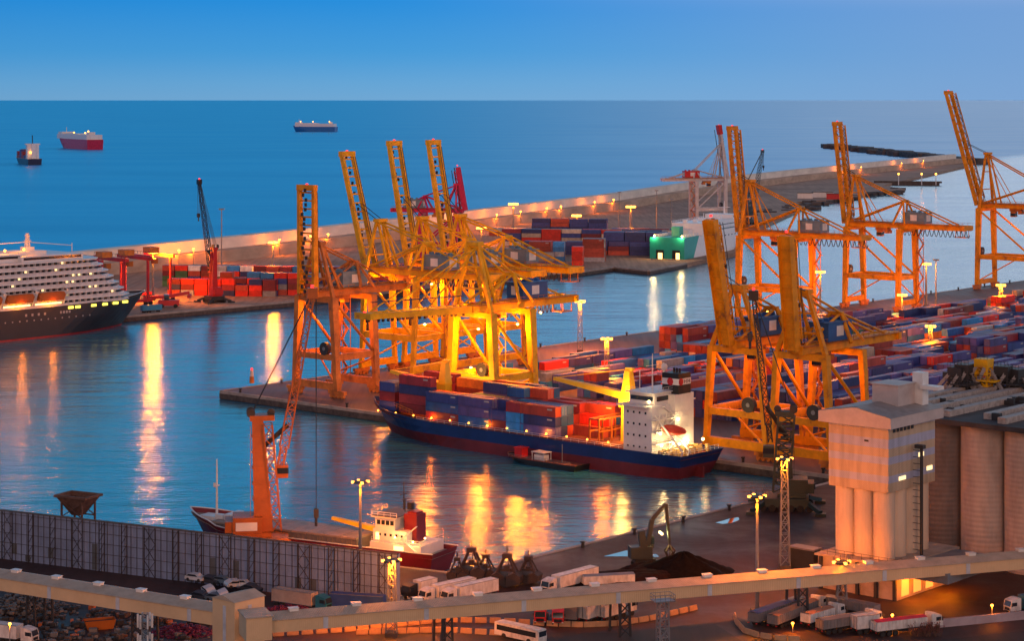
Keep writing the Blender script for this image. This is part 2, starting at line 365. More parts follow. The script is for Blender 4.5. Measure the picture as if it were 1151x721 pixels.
# ---------------------------------------------------------------- ship to shore gantry cranes
def aim(loc, rot, hx, hz, top):
    dx, dy = cos(rot), sin(rot); x0, y0 = loc[0]+dx*hx, loc[1]+dy*hx; k = (top[0]-CX)/FL
    c = (k*y0-x0)/(dx-k*dy); z = zat(top[1], y0+c*dy)-loc[2]-hz
    a, L = math.degrees(atan2(z, c)), sqrt(z*z+c*c); print('aim', top, round(a, 1), round(L, 1)); return a, L
def foot(px, t=5):
    s_ = 0
    while pix(ST(s_, t))[0] < px: s_ += .5
    return s_
def sts(label, loc, rot, M1, G=27, B=16, Hh=36, L=48, a=77, BR=32, boomw=5, style='lattice', mast=22, pyl=10, house=HOUSE, housex=None, lights=(), group=None, festoon=True, lw=1.7, stair=False, boommat=None, down=False, bee=REDLAMP, top=None):
    if top: a, L = aim(loc, rot, 3.6, Hh+1.1, top)
    t = thing('gantry_crane', label, 'gantry crane', loc, rot, group); bm_ = boommat or M1
    yb, yt = B/2, B/2*.8
    def leg(x, y0, y1): return MB().beam((x, y0, 2.2), (x, y1, Hh), lw*.9, lw*1.1, lw*1.15, lw*1.5).build('leg', M1, t)
    for x in (0, -G):
        for s_ in (-1, 1): leg(x, s_*yb, s_*yt)
        MB().boxz(x, 0, 2.4, 4.6, 1.5, B+1.5).build('sill_beam', M1, t)
        MB().boxz(x, 0, Hh-1.6, Hh+.1, 1.6, 2*yt+.6).build('cross_beam', M1, t)
        ph = Hh*.40; yy = yb+(yt-yb)*.4
        MB().boxz(x, 0, ph-.9, ph+.9, 1.3, 2*yy-1).build('cross_beam', M1, t)
        for s_ in (-1, 1):
            m = MB(); m.boxz(x, s_*yb, 1.3, 2.3, 1.3, 7)
            for k in (-2.4, -.8, .8, 2.4): m.tube((x-.5, s_*yb+k, .62), (x+.5, s_*yb+k, .62), .6, n=10)
            for k in (-1.6, 1.6): m.boxz(x, s_*yb+k, .7, 1.6, .9, 2.6)
            m.build('bogie', DKORANGE, t)
    for s_ in (-1, 1):
        yy = s_*(yb+(yt-yb)*.4)
        MB().beam((-.8, yy, ph), (-G+.8, yy, ph), 1.2, 2.1).build('portal_beam', M1, t)
        m = MB(); m.tube((-G+.5, yy, ph+.6), (-1, s_*yt, Hh-1.6), .5, n=8)
        m.build('brace', M1, t)
    MB().box(-G*.5, -abs(yy)-.64, ph, 4.2, .06, 1.0).build('sign_plate', WHITE, t)
    m = MB(); m.tube((-G*.5, -yy, ph), (0, yy, 4), .3); m.tube((-G, -yb, 4.6), (-G, yb, ph-1), .28); m.build('brace', M1, t)
    # main girders behind the hinge
    g = MB(); gw = boomw/2; e = -(G+BR)
    for s_ in (-1, 1): g.beam((3, s_*gw, Hh+1.1), (e, s_*gw, Hh+1.1), 1.1, 2.3)
    x = 2.5
    while x > e: g.boxz(x, 0, Hh+.2, Hh+1.0, .5, boomw-1); x -= 6
    g.boxz(e+.5, 0, Hh+.2, Hh+2.1, 1.2, boomw+3)
    g.build('main_girder', M1, t)
    w = MB(); x = 2.0
    for s_ in (-1, 1):
        yr = s_*(gw+1.35); w.beam((3, yr-s_*.3, Hh+2.05), (e, yr-s_*.3, Hh+2.05), .9, .12)
        w.beam((3, yr, Hh+3.2), (e, yr, Hh+3.2), .1); x = 3
        while x > e: w.beam((x, yr, Hh+2.1), (x, yr, Hh+3.2), .09); x -= 2.5
    w.boxz(-G*.5-4, 0, Hh+2.3, Hh+2.5, G+6, boomw-1.2)
    w.build('walkway', DKORANGE, t)
    # boom
    A = R(a); d = V((cos(A), 0, sin(A))); nn = V((-sin(A), 0, cos(A)))      # nn: top side of the boom
    h0 = V((3.6, 0, Hh+1.1)); b = MB()
    if style == 'plate':
        b.beam(h0, h0+d*L, boomw, 1.5, boomw*.92, 1.2, up=nn); 
        for s_ in (-1, 1): b.beam(h0+V((0, s_*boomw*.5, 0))-nn*.6, h0+V((0, s_*boomw*.5, 0))+d*L-nn*.4, .3, 2.1, up=nn)
        for k in range(1, 9): b.beam(h0+d*(L*k/9)-nn*.85-V((0, boomw*.48, 0)), h0+d*(L*k/9)-nn*.85+V((0, boomw*.48, 0)), .25, .35)
        tr = MB(); tr.lattice(h0+nn*1.5+d*2, h0+nn*1.4+d*(L-2), boomw*.7, 1.3, 14, .2)
        tr.build('boom_truss', M1, t)
    else:
        for s_ in (-1, 1):
            y = s_*boomw/2; b.beam(h0+V((0, y, 0)), h0+V((0, y, 0))+d*L, 1.15, 2.0, 1.0, 1.5, up=nn)
        for k in range(0, 13): b.beam(h0+V((0, -boomw/2, 0))+d*(L*(k+.4)/13), h0+V((0, boomw/2, 0))+d*(L*(k+.4)/13), .5)
        b.beam(h0+V((0, -boomw/2-.6, 0))+d*L, h0+V((0, boomw/2+.6, 0))+d*L, 1.8, 1.8)
        if style == 'lattice':
            tr = MB(); hh = 3.0
            for s_ in (-1, 1):
                y = s_*boomw*.32; n_ = 14; p0 = h0+V((0, y, 0))+nn*hh
                tr.beam(p0+d*3, p0+d*(L-1), .45)
                for k in range(n_):
                    q0 = h0+V((0, s_*boomw/2, 0))+nn*.9+d*(L*k/n_); q1 = p0+d*(3+(L-4)*(k+.5)/n_); q2 = h0+V((0, s_*boomw/2, 0))+nn*.9+d*(L*(k+1)/n_)
                    tr.beam(q0, q1, .26); tr.beam(q1, q2, .26)
            for k in range(14):
                q = h0+nn*hh+d*(3+(L-4)*k/14); tr.beam(q+V((0, -boomw*.32, 0)), q+V((0, boomw*.32, 0))+d*3, .22)
            tr.build('boom_truss', M1, t)
    b.build('boom', bm_, t)
    m = MB()                                            # ladder, trolley rope and cable gear hanging along the boom
    for k in range(22):
        q = h0+d*(L*(k+.5)/22)-nn*(1.3 if style != 'plate' else -1.9)+V((0, random.uniform(-1.2, 1.2), 0)); m.box(q.x, q.y, q.z, .5, .7, 1.1)
    m.path([h0+nn*3.8+d*1, h0+nn*3.6+d*(L*.95)], .12); m.path([h0+nn*3.8+d*1+V((0, .9, 0)), h0+nn*3.6+d*(L*.95)+V((0, .9, 0))], .1)
    m.build('cable_gear', DARK, t)
    tip = h0+d*L
    MB().boxz(tip.x, 0, tip.z+.7, tip.z+1.3, .55, .55).build('beacon', bee, t)
    # A-frame mast and rear pylon
    mt = V((-1.0, 0, Hh+mast)); fr = MB()
    for s_ in (-1, 1):
        fr.beam((0, s_*yt, Hh), (-.6, s_*1.5, Hh+mast), 1.1, 1.2, .8, .9); fr.beam((-7, s_*gw, Hh+2), (-1.6, s_*1.5, Hh+mast-.5), .7, .7)
    for k in (.35, .68, .98): fr.beam((-.6*k, -yt+(yt-1.5)*k, Hh+mast*k), (-.6*k, yt-(yt-1.5)*k, Hh+mast*k), .5)
    fr.box(-1, 0, Hh+mast+.6, 2.6, 4.4, 1.1); fr.build('mast_frame', M1, t)
    px_ = -G+1; py = MB()
    for s_ in (-1, 1):
        py.beam((px_+3, s_*yt*.9, Hh+2), (px_, s_*1.6, Hh+2+pyl), .8); py.beam((px_-3, s_*yt*.9, Hh+2), (px_, s_*1.6, Hh+2+pyl), .7)
    py.box(px_, 0, Hh+2+pyl, 1.2, 4.2, .9); py.build('rear_pylon', M1, t)
    st = MB()
    for s_ in (-1, 1):
        y = s_*1.5
        st.tube((mt.x, y, mt.z), (px_, s_*1.8, Hh+2+pyl), .34); st.tube((px_, s_*1.8, Hh+2+pyl), (e+6, s_*gw, Hh+2.2), .34)
        st.tube((px_, s_*1.4, Hh+2+pyl), (1, s_*gw, Hh+2.2), .36); st.tube((mt.x, y, mt.z-1), (-G*.5, s_*gw, Hh+2.2), .2)
    st.build('stay', M1, t)
    if down:
        for f in (.45, .88):
            m = MB()
            for s_ in (-1, 1): m.tube((mt.x, s_*1.5, mt.z), h0+d*(L*f)+V((0, s_*gw, 1)), .22)
            m.build('fore_stay', M1, t)
    else:
        m = MB()
        for s_ in (-1, 1): m.tube((mt.x, s_*1.2, mt.z+.5), h0+d*(L*.55)+nn*1.2+V((0, s_*1.2, 0)), .13)
        m.build('boom_rope', DARK, t)
    # machinery house
    hx = housex if housex is not None else -G-5; hs = MB(); hs.boxz(hx, 0, Hh+2.4, Hh+7, 11, 6.4); hs.boxz(hx, 0, Hh+7, Hh+7.25, 11.5, 6.9)
    for k in range(4): hs.boxz(hx-4.2+k*2.8, 0, Hh+7.25, Hh+8, 1.0, 1.4)
    h = hs.build('machinery_house', house, t)
    m = MB(); m.box(hx, -3.23, Hh+4.9, 3.2, .06, 2.6); m.box(hx-5.53, 0, Hh+4.8, .06, 3.4, 2.8); m.box(hx+5.53, 0, Hh+4.8, .06, 3.0, 2.6); m.box(hx, 3.23, Hh+4.9, 3.2, .06, 2.6); m.build_each('panel', WHITE, h)
    # trolley with cab, cable reel, stairs
    tx = -G*.55; c = MB(); c.boxz(tx, 0, Hh-1.3, Hh-.1, 6, boomw-1.6); c.boxz(tx+1.5, 0, Hh-4.0, Hh-1.3, 2.4, 2.4); c.boxz(tx-2.5, 0, Hh-2.6, Hh-1.3, 2.2, 3)
    cb = c.build('trolley_cab', DKORANGE, t); MB().boxz(tx+1.5, 0, Hh-3.6, Hh-2.2, 2.5, 2.5).build('window', GLASS, cb)
    m = MB(); m.tube((-.4, yb*.45, ph+2.6), (.9, yb*.45, ph+2.6), 2.0, n=18); rl = m.build('cable_reel', DARK, t)
    MB().tube((-.5, yb*.45, ph+2.6), (1.0, yb*.45, ph+2.6), .6, n=10).build('hub', GREYST, rl)
    m = MB(); n_ = 9; x0, x1 = -G-1.6, -G-4.2
    for k in range(n_):
        z0, z1 = 3+(Hh-3)*k/n_, 3+(Hh-3)*(k+1)/n_; xa, xb = (x0, x1) if k % 2 == 0 else (x1, x0)
        m.beam((xa, -yt-.3, z0), (xb, -yt-.3, z1), 1.0, .25); m.boxz(xb, -yt-.3, z1-.1, z1+.05, 1.3, 1.8)
        m.beam((xa, -yt-.9, z0+1.1), (xb, -yt-.9, z1+1.1), .1)
    for xx in (x0+.5, x1-.5): m.beam((xx, -yt+.6, 2), (xx, -yt+.6, Hh), .2)
    m.build('stairs', DKORANGE if not stair else YELLOW, t)
    if festoon:
        m = MB(); pts = []; n_ = 16; x0, x1 = -G*.75, e+1
        for k in range(n_):
            xa, xb = x0+(x1-x0)*k/n_, x0+(x1-x0)*(k+1)/n_
            for q in range(5): f = q/5; pts.append((xa+(xb-xa)*f, -gw-1.2, Hh-.2-3.2*sin(pi*f)))
        m.path(pts, .16, 5); m.build('festoon_cable', BLACK, t)
        m = MB(); m.boxz(e+3, 0, Hh-3, Hh-2.7, 5, 4)
        for s_ in (-1, 1): m.beam((e+1, s_*2, Hh-2.8), (e+1, s_*2, Hh), .2); m.beam((e+5, s_*2, Hh-2.8), (e+5, s_*2, Hh), .2)
        m.build('service_platform', DKORANGE, t)
    for (lx, ly, lz, en) in lights:
        q = MB(); q.blob((lx, ly, lz), .45, .45, .3, 8, 4).build('floodlight', LAMPY, t); light((lx, ly, lz-.8), en, SODY, .8, t)
    return t
FARROT = ang(-VV); NEARROT = ang(-U)
E_ = 1.0
R1 = sts('orange raised boom crane on the far quay nearest the white car carrier', ST(foot(841), 5), FARROT, ORANGE, top=(823, 144), BR=30, group='raised orange cranes on the far quay', lights=[(-14, 0, 33, 9000)])
R2 = sts('orange raised boom crane on the far quay in front of the detached breakwater', ST(foot(960), 5), FARROT, ORANGE, top=(941, 139), BR=30, group='raised orange cranes on the far quay', lights=[(-14, 0, 33, 9000)])
R3 = sts('tallest orange crane, its raised boom reaching above the sea horizon', ST(foot(1108), 5), FARROT, ORANGE, Hh=39.5, top=(1066, 104), G=30, B=18, BR=40, mast=26, group='raised orange cranes on the far quay', lights=[(-15, 0, 36, 9000)])
FX = []
for k, (px, lab) in enumerate(((425, 'yellow crane with raised ladder boom next behind the wide orange twin boom crane'), (472, 'yellow crane with raised boom standing between two other yellow raised booms'),
                               (515, 'yellow crane with raised boom beside the slanting magenta boom'))):
    # where the far rail passes the crane's foot
    s_ = 0
    while pix(ST(s_, 5))[0] < px: s_ += .5
    FX.append(sts(lab, ST(s_, 5), FARROT, YELLOW, Hh=34, top=((390, 173), (443, 161), (487, 160))[k], G=24, B=16, BR=30, boomw=5.2, style='ladder', mast=17, pyl=9, group='raised yellow cranes on the mole',
                  lights=[(-6, 3, 30, 15000*E_), (-22, -3, 31, 15000*E_)], house=HOUSE, lw=1.3))
    print('F crane', k, s_)
N0 = sts('wide orange crane with two parallel raised boom beams at the tip of the mole', ST(8, 30), NEARROT, DKORANGE, G=17, B=19, Hh=31, top=(345, 211), BR=20, boomw=6.6, style='ladder', mast=16, pyl=8, lights=[(-8, 0, 26, 16000)], festoon=False, boommat=ORANGE, housex=-14)
LX = sts('brightly floodlit yellow crane with lowered boom over the bow containers of the docked ship', ST(1.5, 102), NEARROT, YELLOW, G=17, B=18, Hh=31.5, L=40, a=1.5, BR=26, boomw=5, style='ladder', mast=19, pyl=8, down=True, stair=True,
         lights=[(2, 4, 27, 30000*E_), (-15, 4, 27, 34000*E_), (20, 0, 29.5, 24000*E_), (-8, -8, 14, 22000*E_), (-30, 0, 29, 18000*E_)], housex=-24, house=HOUSEB, lw=1.8)
N1 = sts('orange crane with raised flat plate boom right behind the funnel end of the ship', ST(1.5, 194), NEARROT, ORANGE, G=17, B=19, Hh=28.5, top=(799, 247), BR=18, boomw=3.3, style='plate', mast=15, pyl=7, house=HOUSEB, housex=-12, festoon=False, lights=[(-8, 0, 25, 9000)], lw=1.35)
N2 = sts('orange crane with raised flat plate boom next to the pale striped silo tower', ST(1.5, 214), NEARROT, ORANGE, G=17, B=18, Hh=28.5, top=(884, 265), BR=26, boomw=3.5, style='plate', mast=15, pyl=7, house=HOUSEB, housex=-13, festoon=False, lights=[(-8, 0, 25, 9000)], lw=1.35)
# crimson gantry behind the cluster and grey one behind the car carrier
p = P(515, 300); 
MG = mat('magenta_red', (.62, .01, .09), .5)
sts('magenta red crane with slanting raised boom showing behind the yellow cranes', (p.x, p.y, DZ), R(-12), MG, G=20, B=14, Hh=30, top=(514, 188), BR=18, style='plate', boomw=3.0, mast=15, pyl=7, festoon=False)
GW = mat('pale_grey_crane', (.55, .55, .56), .5)
p = P(812, 256)
gc = sts('pale grey crane with red machinery house behind the white car carrier', (p.x, p.y, DZ), R(15), GW, G=22, B=15, Hh=34, top=(808, 142), BR=24, boomw=4.5, style='ladder', mast=27, pyl=6, festoon=False, house=REDP, housex=-24)
q = gc; m = MB(); a_, L_ = aim(gc.location, R(15), 3.6, 35.1, (808, 142)); a_ = R(a_); dd = V((cos(a_), 0, sin(a_))); m.beam(V((3.6, 0, 35.1))+dd*(L_*.85), V((3.6, 0, 35.1))+dd*(L_+1), 6.0, 2.6, up=V((-sin(a_), 0, cos(a_)))); m.build('boom_tip', REDP, gc)

# ---------------------------------------------------------------- slewing harbour cranes
def harbour_crane(label, loc, rot, M1, Mj, tw, th, piv, jl, ja, wide=3.4, group=None, MC_=None, cab=True, rope=True, hook=20, tower='solid', top=None):
    if top: ja, jl = aim(loc, rot, tw*.9, piv, top)
    t = thing('harbour_crane', label, 'harbour crane', loc, rot, group); MC_ = MC_ or M1
    c = MB()
    c.boxz(0, 0, 1.0, 2.9, tw*2.5, tw*2.2)
    for sx in (-1, 1):
        for sy in (-1, 1): c.beam((sx*tw*1.2, sy*tw*.9, 2), (sx*tw*1.9, sy*tw*1.9, .7), .9, .9); c.boxz(sx*tw*1.9, sy*tw*1.9, 0, .6, 2.4, 2.4)
    c.build('chassis', MC_, t)
    m = MB()
    for sx in (-1, -.6, -.2, .2, .6, 1):
        for sy in (-1, 1): m.tube((sx*tw*1.3, sy*tw*1.0-.5, .8), (sx*tw*1.3, sy*tw*1.0+.5, .8), .8, n=10)
    m.build('wheel', RUBBER, t)
    h = MB(); h.boxz(-tw*.3, 0, 3.0, 3.8, tw*1.6, tw*1.6); h.boxz(-tw*.55, 0, 3.8, 7.0, tw*1.3, tw*1.5); h.boxz(-tw*1.35, 0, 4.0, 6.2, tw*.4, tw*1.4)
    hh = h.build('machinery_house', M1, t); MB().box(-tw*.6, -tw*.76, 5.2, tw*.95, .08, 1.7).build('panel', WHITE, hh)
    T = MB()
    if tower == 'solid':
        T.beam((tw*.15, 0, 3.8), (-tw*.1, 0, th), tw*.85, tw*.8, tw*.55, tw*.5)
        T.lattice((tw*.75, 0, 3.8), (tw*.35, 0, th-1), tw*.75, tw*.4, 9, .22)
    else:
        T.lattice((tw*.3, 0, 3.8), (0, 0, th), tw*.9, tw*.9, 9, .34); T.boxz(0, 0, 3.8, th*.45, tw*.7, tw*.7)
    T.boxz(tw*.1, 0, th, th+1.1, tw*1.1, tw*.8)
    for q_ in range(1, 7): zz = 3.8+(th-3.8)*q_/7; ff = 1-.35*q_/7; T.boxz(tw*.15-tw*.25*q_/7, 0, zz-.12, zz+.12, tw*.85*ff+.25, tw*.8*ff+.25)
    for q_ in range(9): T.beam((-tw*.42, -tw*.45, 4+q_*(th-5)/9), (-tw*.42, -tw*.45, 4+(q_+1)*(th-5)/9), .1)
    T.build('tower', M1, t)
    m = MB()
    for s_ in (-1, 1): m.tube((-tw*.4, s_*tw*.35-.2, th+1.6), (-tw*.4, s_*tw*.35+.2, th+1.6), .9, n=12)
    m.tube((tw*.5, -.3, th+1.5), (tw*.5, .3, th+1.5), .8, n=12); m.build_each('sheave', DARK, t)
    if cab:
        k = MB().boxz(tw*1.0, 0, th*.55, th*.55+2.6, 2.4, 2.4).build('cab', M1, t); MB().boxz(tw*1.0, 0, th*.55+.9, th*.55+2.1, 2.5, 2.5).build('window', GLASS, k)
    A = R(ja); d = V((cos(A), 0, sin(A))); p0 = V((tw*.9, 0, piv)); p1 = p0+d*jl
    j = MB(); j.lattice(p0, p0+d*jl*.12, wide*.6, wide*.35, 2, .2); j.lattice(p0+d*jl*.12, p1, wide*.62, wide*.55, max(14, int(jl/2.2)), .16, taper=.5); j.box(p1.x, 0, p1.z+.6, 2.2, 1.8, 2.2)
    j.build('jib', Mj, t)
    MB().box(p1.x, 0, p1.z+2, .6, .6, .6).build('beacon', REDLAMP, t)
    m = MB(); m.tube(p0+d*jl*.25, V((-tw*.1, 0, th*.75)), .5, n=8); m.build('luffing_ram', DARK, t)
    if rope:
        m = MB()
        for s_ in (-.7, -.25, .25, .7): m.tube((-tw*.3, s_, th+1.9), (p1.x, s_*.7, p1.z+.8), .09, n=4)
        for s_ in (-.5, .5): m.tube((p1.x+.8, s_, p1.z), (p1.x+.8, s_*.6, p1.z-hook), .08, n=4)
        m.build('hoist_rope', DARK, t)
        m = MB(); m.boxz(p1.x+.8, 0, p1.z-hook-1.8, p1.z-hook, 1, 1.2); m.tube((p1.x+.8, 0, p1.z-hook-3.6), (p1.x+.8, 0, p1.z-hook-1.8), .3); m.build('hook_block', DARK, t)
    return t
hp = P(292, 617)
harbour_crane('bright orange slewing harbour crane with long lattice jib in front of the dark hulled coaster', hp, R(8), HORANGE, HORANGE, 4.6, 26.5, 16.5, 43, 69, wide=3.4, hook=44, top=(351, 333), MC_=DKORANGE)
GRN = mat('dark_green_steel', (.02, .045, .04), .5)
hp = P(884, 572)
harbour_crane('black and green slewing crane with thin dark jib in front of the orange cranes', hp, R(172), GRN, BLACK, 4.0, 21, 15, 36, 76, wide=2.6, hook=8, top=(847, 335), tower='lattice', MC_=GRN)
hp = P(241, 340)
harbour_crane('red harbour crane with black lattice jib on the outer container quay', hp, R(125), REDP, BLACK, 3.0, 24, 13, 46, 79, wide=3.6, hook=14, top=(224, 206), MC_=DARK)
hp = P(842, 252); BG = mat('blue_grey_crane', (.05, .10, .13), .5)
harbour_crane('slate blue harbour crane with raised dark jib behind the white car carrier', hp, R(20), BG, BG, 4.4, 30, 16, 62, 68, wide=5.5, hook=10, top=(857, 171), tower='lattice', MC_=BG)

# ---------------------------------------------------------------- yard gantries in red
def rtg(label, loc, rot, W_=24, D_=12, H_=20):
    t = thing('yard_gantry', label, 'yard gantry', loc, rot, 'red yard gantries on the outer quay')
    for x in (-W_/2, W_/2):
        for y in (-D_/2, D_/2):
            MB().beam((x, y, 1.8), (x, y, H_), .75, .9).build('leg', REDP, t)
            m = MB()
            for k in (-1.2, 1.2): m.tube((x-.5, y+k, .9), (x+.5, y+k, .9), .9, n=10)
            m.build('wheel', RUBBER, t)
        MB().boxz(x, 0, 1.6, 3, 1.2, D_+4).build('sill_beam', REDP, t)
    for y in (-D_/2, D_/2): MB().beam((-W_/2-3, y, H_+.9), (W_/2+3, y, H_+.9), .9, 1.5).build('girder', REDP, t)
    m = MB()
    for k in range(12): m.beam((-W_/2-3+k*(W_+6)/11, -D_/2, H_+2), (-W_/2-3+k*(W_+6)/11, -D_/2, H_+3.2), .1)
    m.beam((-W_/2-3, -D_/2, H_+3.2), (W_/2+3, -D_/2, H_+3.2), .12); m.build('railing', DARK, t)
    m = MB().boxz(3, 0, H_+2.2, H_+4.8, 6, 5); m.boxz(6, 0, H_-2.6, H_-.3, 2.4, 2.4); m.build('trolley', DKORANGE, t)
    return t
p = P(113, 345); rtg('red yard gantry mostly hidden by the cruise ship, farthest from the lamp', p, ang(U)-pi/2-R(8), W_=18)
p = P(138, 342); rtg('red yard gantry straddling the quay, partly behind the white cruise ship bow', p, ang(U)-pi/2-R(8))
p = P(166, 338); rtg('red yard gantry beside the bright lamp at the bow of the cruise ship', p, ang(U)-pi/2-R(8), W_=20)
# ---------------------------------------------------------------- ships
def hull(L, B, D, boot, sheer=2.5, rake=5, wlb=.66, dkb=.8, stern=.92, wls=.7, bul=1.0, over=2, n=36, fc=None, dfull=None):
    """local +x is the bow, the water is z=0; material 0 topsides, 1 boot topping, 2 deck, 3 rail line"""
    mb = MB(); rows = []
    def hb(f, lev):
        st = wls+(stern-wls)*lev; a = wlb+(dkb-wlb)*lev; k = B/2
        if f < .14: k *= st+(1-st)*sin(f/.14*pi/2)
        if f > a: q = (f-a)/(1-a); k *= max(.012, (1-q**(1.7+1.2*lev)))
        return k
    def dz(f):
        z = D
        if f > .72: z += sheer*((f-.72)/.28)**1.6
        if fc and f > fc[0]: z += fc[1]
        return z
    for i in range(n+1):
        f = i/n; f = f if f < .6 else .6+.4*sin((f-.6)/.4*pi/2)
        zt = dz(f); lv = [-1.5, 0, boot, boot+(zt-boot)*.5, zt]; r = []
        for z in lv:
            q = max(0, min(1, z/zt)); x = -L/2+f*(L-rake)+rake*q*max(0, (f-.6)/.4)**1.5
            if f < .12: x -= over*q*(1-f/.12)
            r.append((x, hb(f, q**.8), z))
        rows.append(r)
    for sgn in (1, -1):
        for i in range(n):
            for k in range(4):
                mb.m = 1 if k < 2 else 0
                a, b, c, d = rows[i][k], rows[i+1][k], rows[i+1][k+1], rows[i][k+1]
                q = [(x, y*sgn, z) for x, y, z in (a, b, c, d)]
                mb.add(q if sgn < 0 else q[::-1], [(0, 1, 2, 3)])
    for k in range(4):
        mb.m = 1 if k < 2 else 0; a, d = rows[0][k], rows[0][k+1]
        mb.add([(a[0], -a[1], a[2]), (a[0], a[1], a[2]), (d[0], d[1], d[2]), (d[0], -d[1], d[2])][::-1], [(0, 1, 2, 3)])
    mb.m = 2
    for i in range(n):
        a, b = rows[i][4], rows[i+1][4]
        mb.add([(a[0], -a[1]*.985, a[2]-bul), (b[0], -b[1]*.985, b[2]-bul), (b[0], b[1]*.985, b[2]-bul), (a[0], a[1]*.985, a[2]-bul)], [(0, 1, 2, 3)])
    mb.m = 3
    for sgn in (1, -1):
        for i in range(n): mb.beam((rows[i][4][0], rows[i][4][1]*sgn, rows[i][4][2]), (rows[i+1][4][0], rows[i+1][4][1]*sgn, rows[i+1][4][2]), .25, .18)
    return mb
def railing(mb, pts, h=1.1, step=2.0, r=.05):
    for a, b in zip(pts, pts[1:]):
        a, b = V(a), V(b); n = max(1, int((b-a).length/step))
        for z in (h, h*.5): mb.beam(a+V((0, 0, z)), b+V((0, 0, z)), r*1.3)
        for k in range(n+1): q = a.lerp(b, k/n); mb.beam(q, q+V((0, 0, h)), r)
    return mb
def facade(x0, x1, y, z, n, w, h, mb, ny=-1, axis='x'):
    for k in range(n):
        c = x0+(x1-x0)*(k+.5)/n
        if axis == 'x': mb.box(c, y, z, w, .08, h)
        else: mb.box(y, c, z, .08, w, h)
    return mb

NAVY = mat('navy_hull', (.008, .03, .15), .4, wear=.3, scale=.12)
BOOT = mat('faded_red_boot_topping', (.15, .02, .028), .55, wear=.45, scale=.1)
DECKR = mat('red_brown_deck', (.22, .06, .04), .7, wear=.4)
# the docked container ship
BOWT = 60.0
while pix(ST(-16, BOWT, 9))[0] < 420: BOWT += .25
STT = 193.5
print('ship', BOWT)
SHC = ST(-16, (BOWT+STT)/2, 0); SHROT = ang(-VV); SL = STT-BOWT
ship = thing('container_ship', 'navy and red container ship docked under the floodlit yellow cranes, white bridge block aft', 'container ship', SHC, SHROT)
hull(SL, 19.5, 6.2, 3.1, sheer=3.2, rake=7, fc=None, over=2.5).build('hull', [NAVY, BOOT, DECKR, NAVY], ship)
def shipx(px, s=-16):
    t = 60
    while pix(ST(s, t, 6))[0] < px: t += .25
    return (BOWT+STT)/2-t
hs = MB(); xa = -SL/2+6.5
hs.boxz(xa+5, 0, 5.2, 17.6, 9, 17); hs.boxz(xa+5.2, 0, 17.6, 20.6, 8, 13); hs.boxz(xa+1.5, -3.2, 5.2, 20, 5, 8)
for z in (8.2, 11.2, 14.2): hs.boxz(xa+.2, 2, z, z+.25, 2.6, 13.5)
hs.boxz(xa+5.5, 0, 17.6, 17.9, 9, 21.5); hs.boxz(xa+5.2, 0, 20.6, 20.9, 9, 15)
sup = hs.build('superstructure', PWHITE, ship)
m = MB(); m.box(xa+9.25, 0, 19.3, .1, 12, 1.1); m.box(xa+5.2, 6.55, 19.3, 7, .1, 1.1); m.box(xa+5.2, -6.55, 19.3, 7, .1, 1.1); m.box(xa+1.15, 3, 19.2, .1, 5, 1.2)
for k in range(4): facade(xa+1.5, xa+9, 8.55, 7.2+k*2.9, 4, .5, .55, m)
m.build_each('window', GLASS, sup)
m = MB()
for z in (8.45, 11.45, 14.45): railing(m, [(xa-1.1, -4.6, z), (xa-1.1, 8.6, z), (xa+.4, 8.6, z)])
railing(m, [(xa+10, 10.6, 17.9), (xa+1, 10.6, 17.9), (xa+1, 8.6, 17.9)]); railing(m, [(xa+9.6, 7.4, 20.9), (xa+.8, 7.4, 20.9), (xa+.8, -7.4, 20.9)])
for k in range(4):
    z = 5.4+k*3; m.beam((xa-.5, (0 if k % 2 else 5), z), (xa-.5, (5 if k % 2 else 0), z+3), .8, .15); m.beam((xa-.9, (0 if k % 2 else 5), z+1), (xa-.9, (5 if k % 2 else 0), z+4), .07)
m.build('stairs', PWHITE, sup)
fu = MB(); fu.boxz(xa+1.5, -3.2, 20, 25.2, 5.2, 5.2); f = fu.build('funnel', BLACK, ship)
m = MB(); m.boxz(xa+1.5, -3.2, 22.3, 23.9, 5.26, 5.26); fb = m.build('funnel_band', PWHITE, f)
m = MB(); m.tube((xa-1.18, -1.6, 23.1), (xa-1.1, -1.6, 23.1), .95, n=16); m.tube((xa+1.5, -.56, 23.1), (xa+1.5, -.48, 23.1), .95, n=16); m.build_each('red_disc', REDP, f)
m = MB()
for y in (-3.4, -4.9):
    m.box(xa-1.14, y, 23.1, .08, 1.0, .16)
    for dy_ in (-.42, .42): m.box(xa-1.14, y+dy_, 23.1, .08, .18, 1.0)
m.build_each('black_mark', BLACK, f)
m = MB(); 
for k in range(3): m.tube((xa+.6+k*.9, -3.4, 25.2), (xa+.6+k*.9, -3.4, 26.3), .3)
m.build_each('exhaust_pipe', BLACK, f)
m = MB(); m.tube((xa+6, 1, 20.9), (xa+6, 1, 30), .22, .1); m.beam((xa+6, -1.5, 27), (xa+6, 3.5, 27), .15); m.beam((xa+6, -.8, 24.5), (xa+6, 2.8, 24.5), .4, .15); m.tube((xa+7, 5, 20.9), (xa+7, 5, 26), .12); m.tube((xa+7, -5, 20.9), (xa+7, -5, 27), .12); m.blob((xa+4.5, -2, 26.4), .9, .9, 1.0); m.tube((xa+4.5, -2, 20.9), (xa+4.5, -2, 26), .2); m.build('mast', PWHITE, ship)
lb = MB(); lb.blob((xa-4, 5.5, 12), 4.2, 1.3, 1.3, 10, 6); o = lb.build('lifeboat', mat('lifeboat_red', (.6, .05, .02), .4), ship, smooth=True)
m = MB()
for y in (4.1, 6.9): m.beam((xa+1, y, 15.5), (xa-8, y, 7), .3, .4); m.beam((xa-8, y, 7), (xa-7.2, y, 5), .3); m.beam((xa-1, y, 15.7), (xa+1, y, 9), .3)
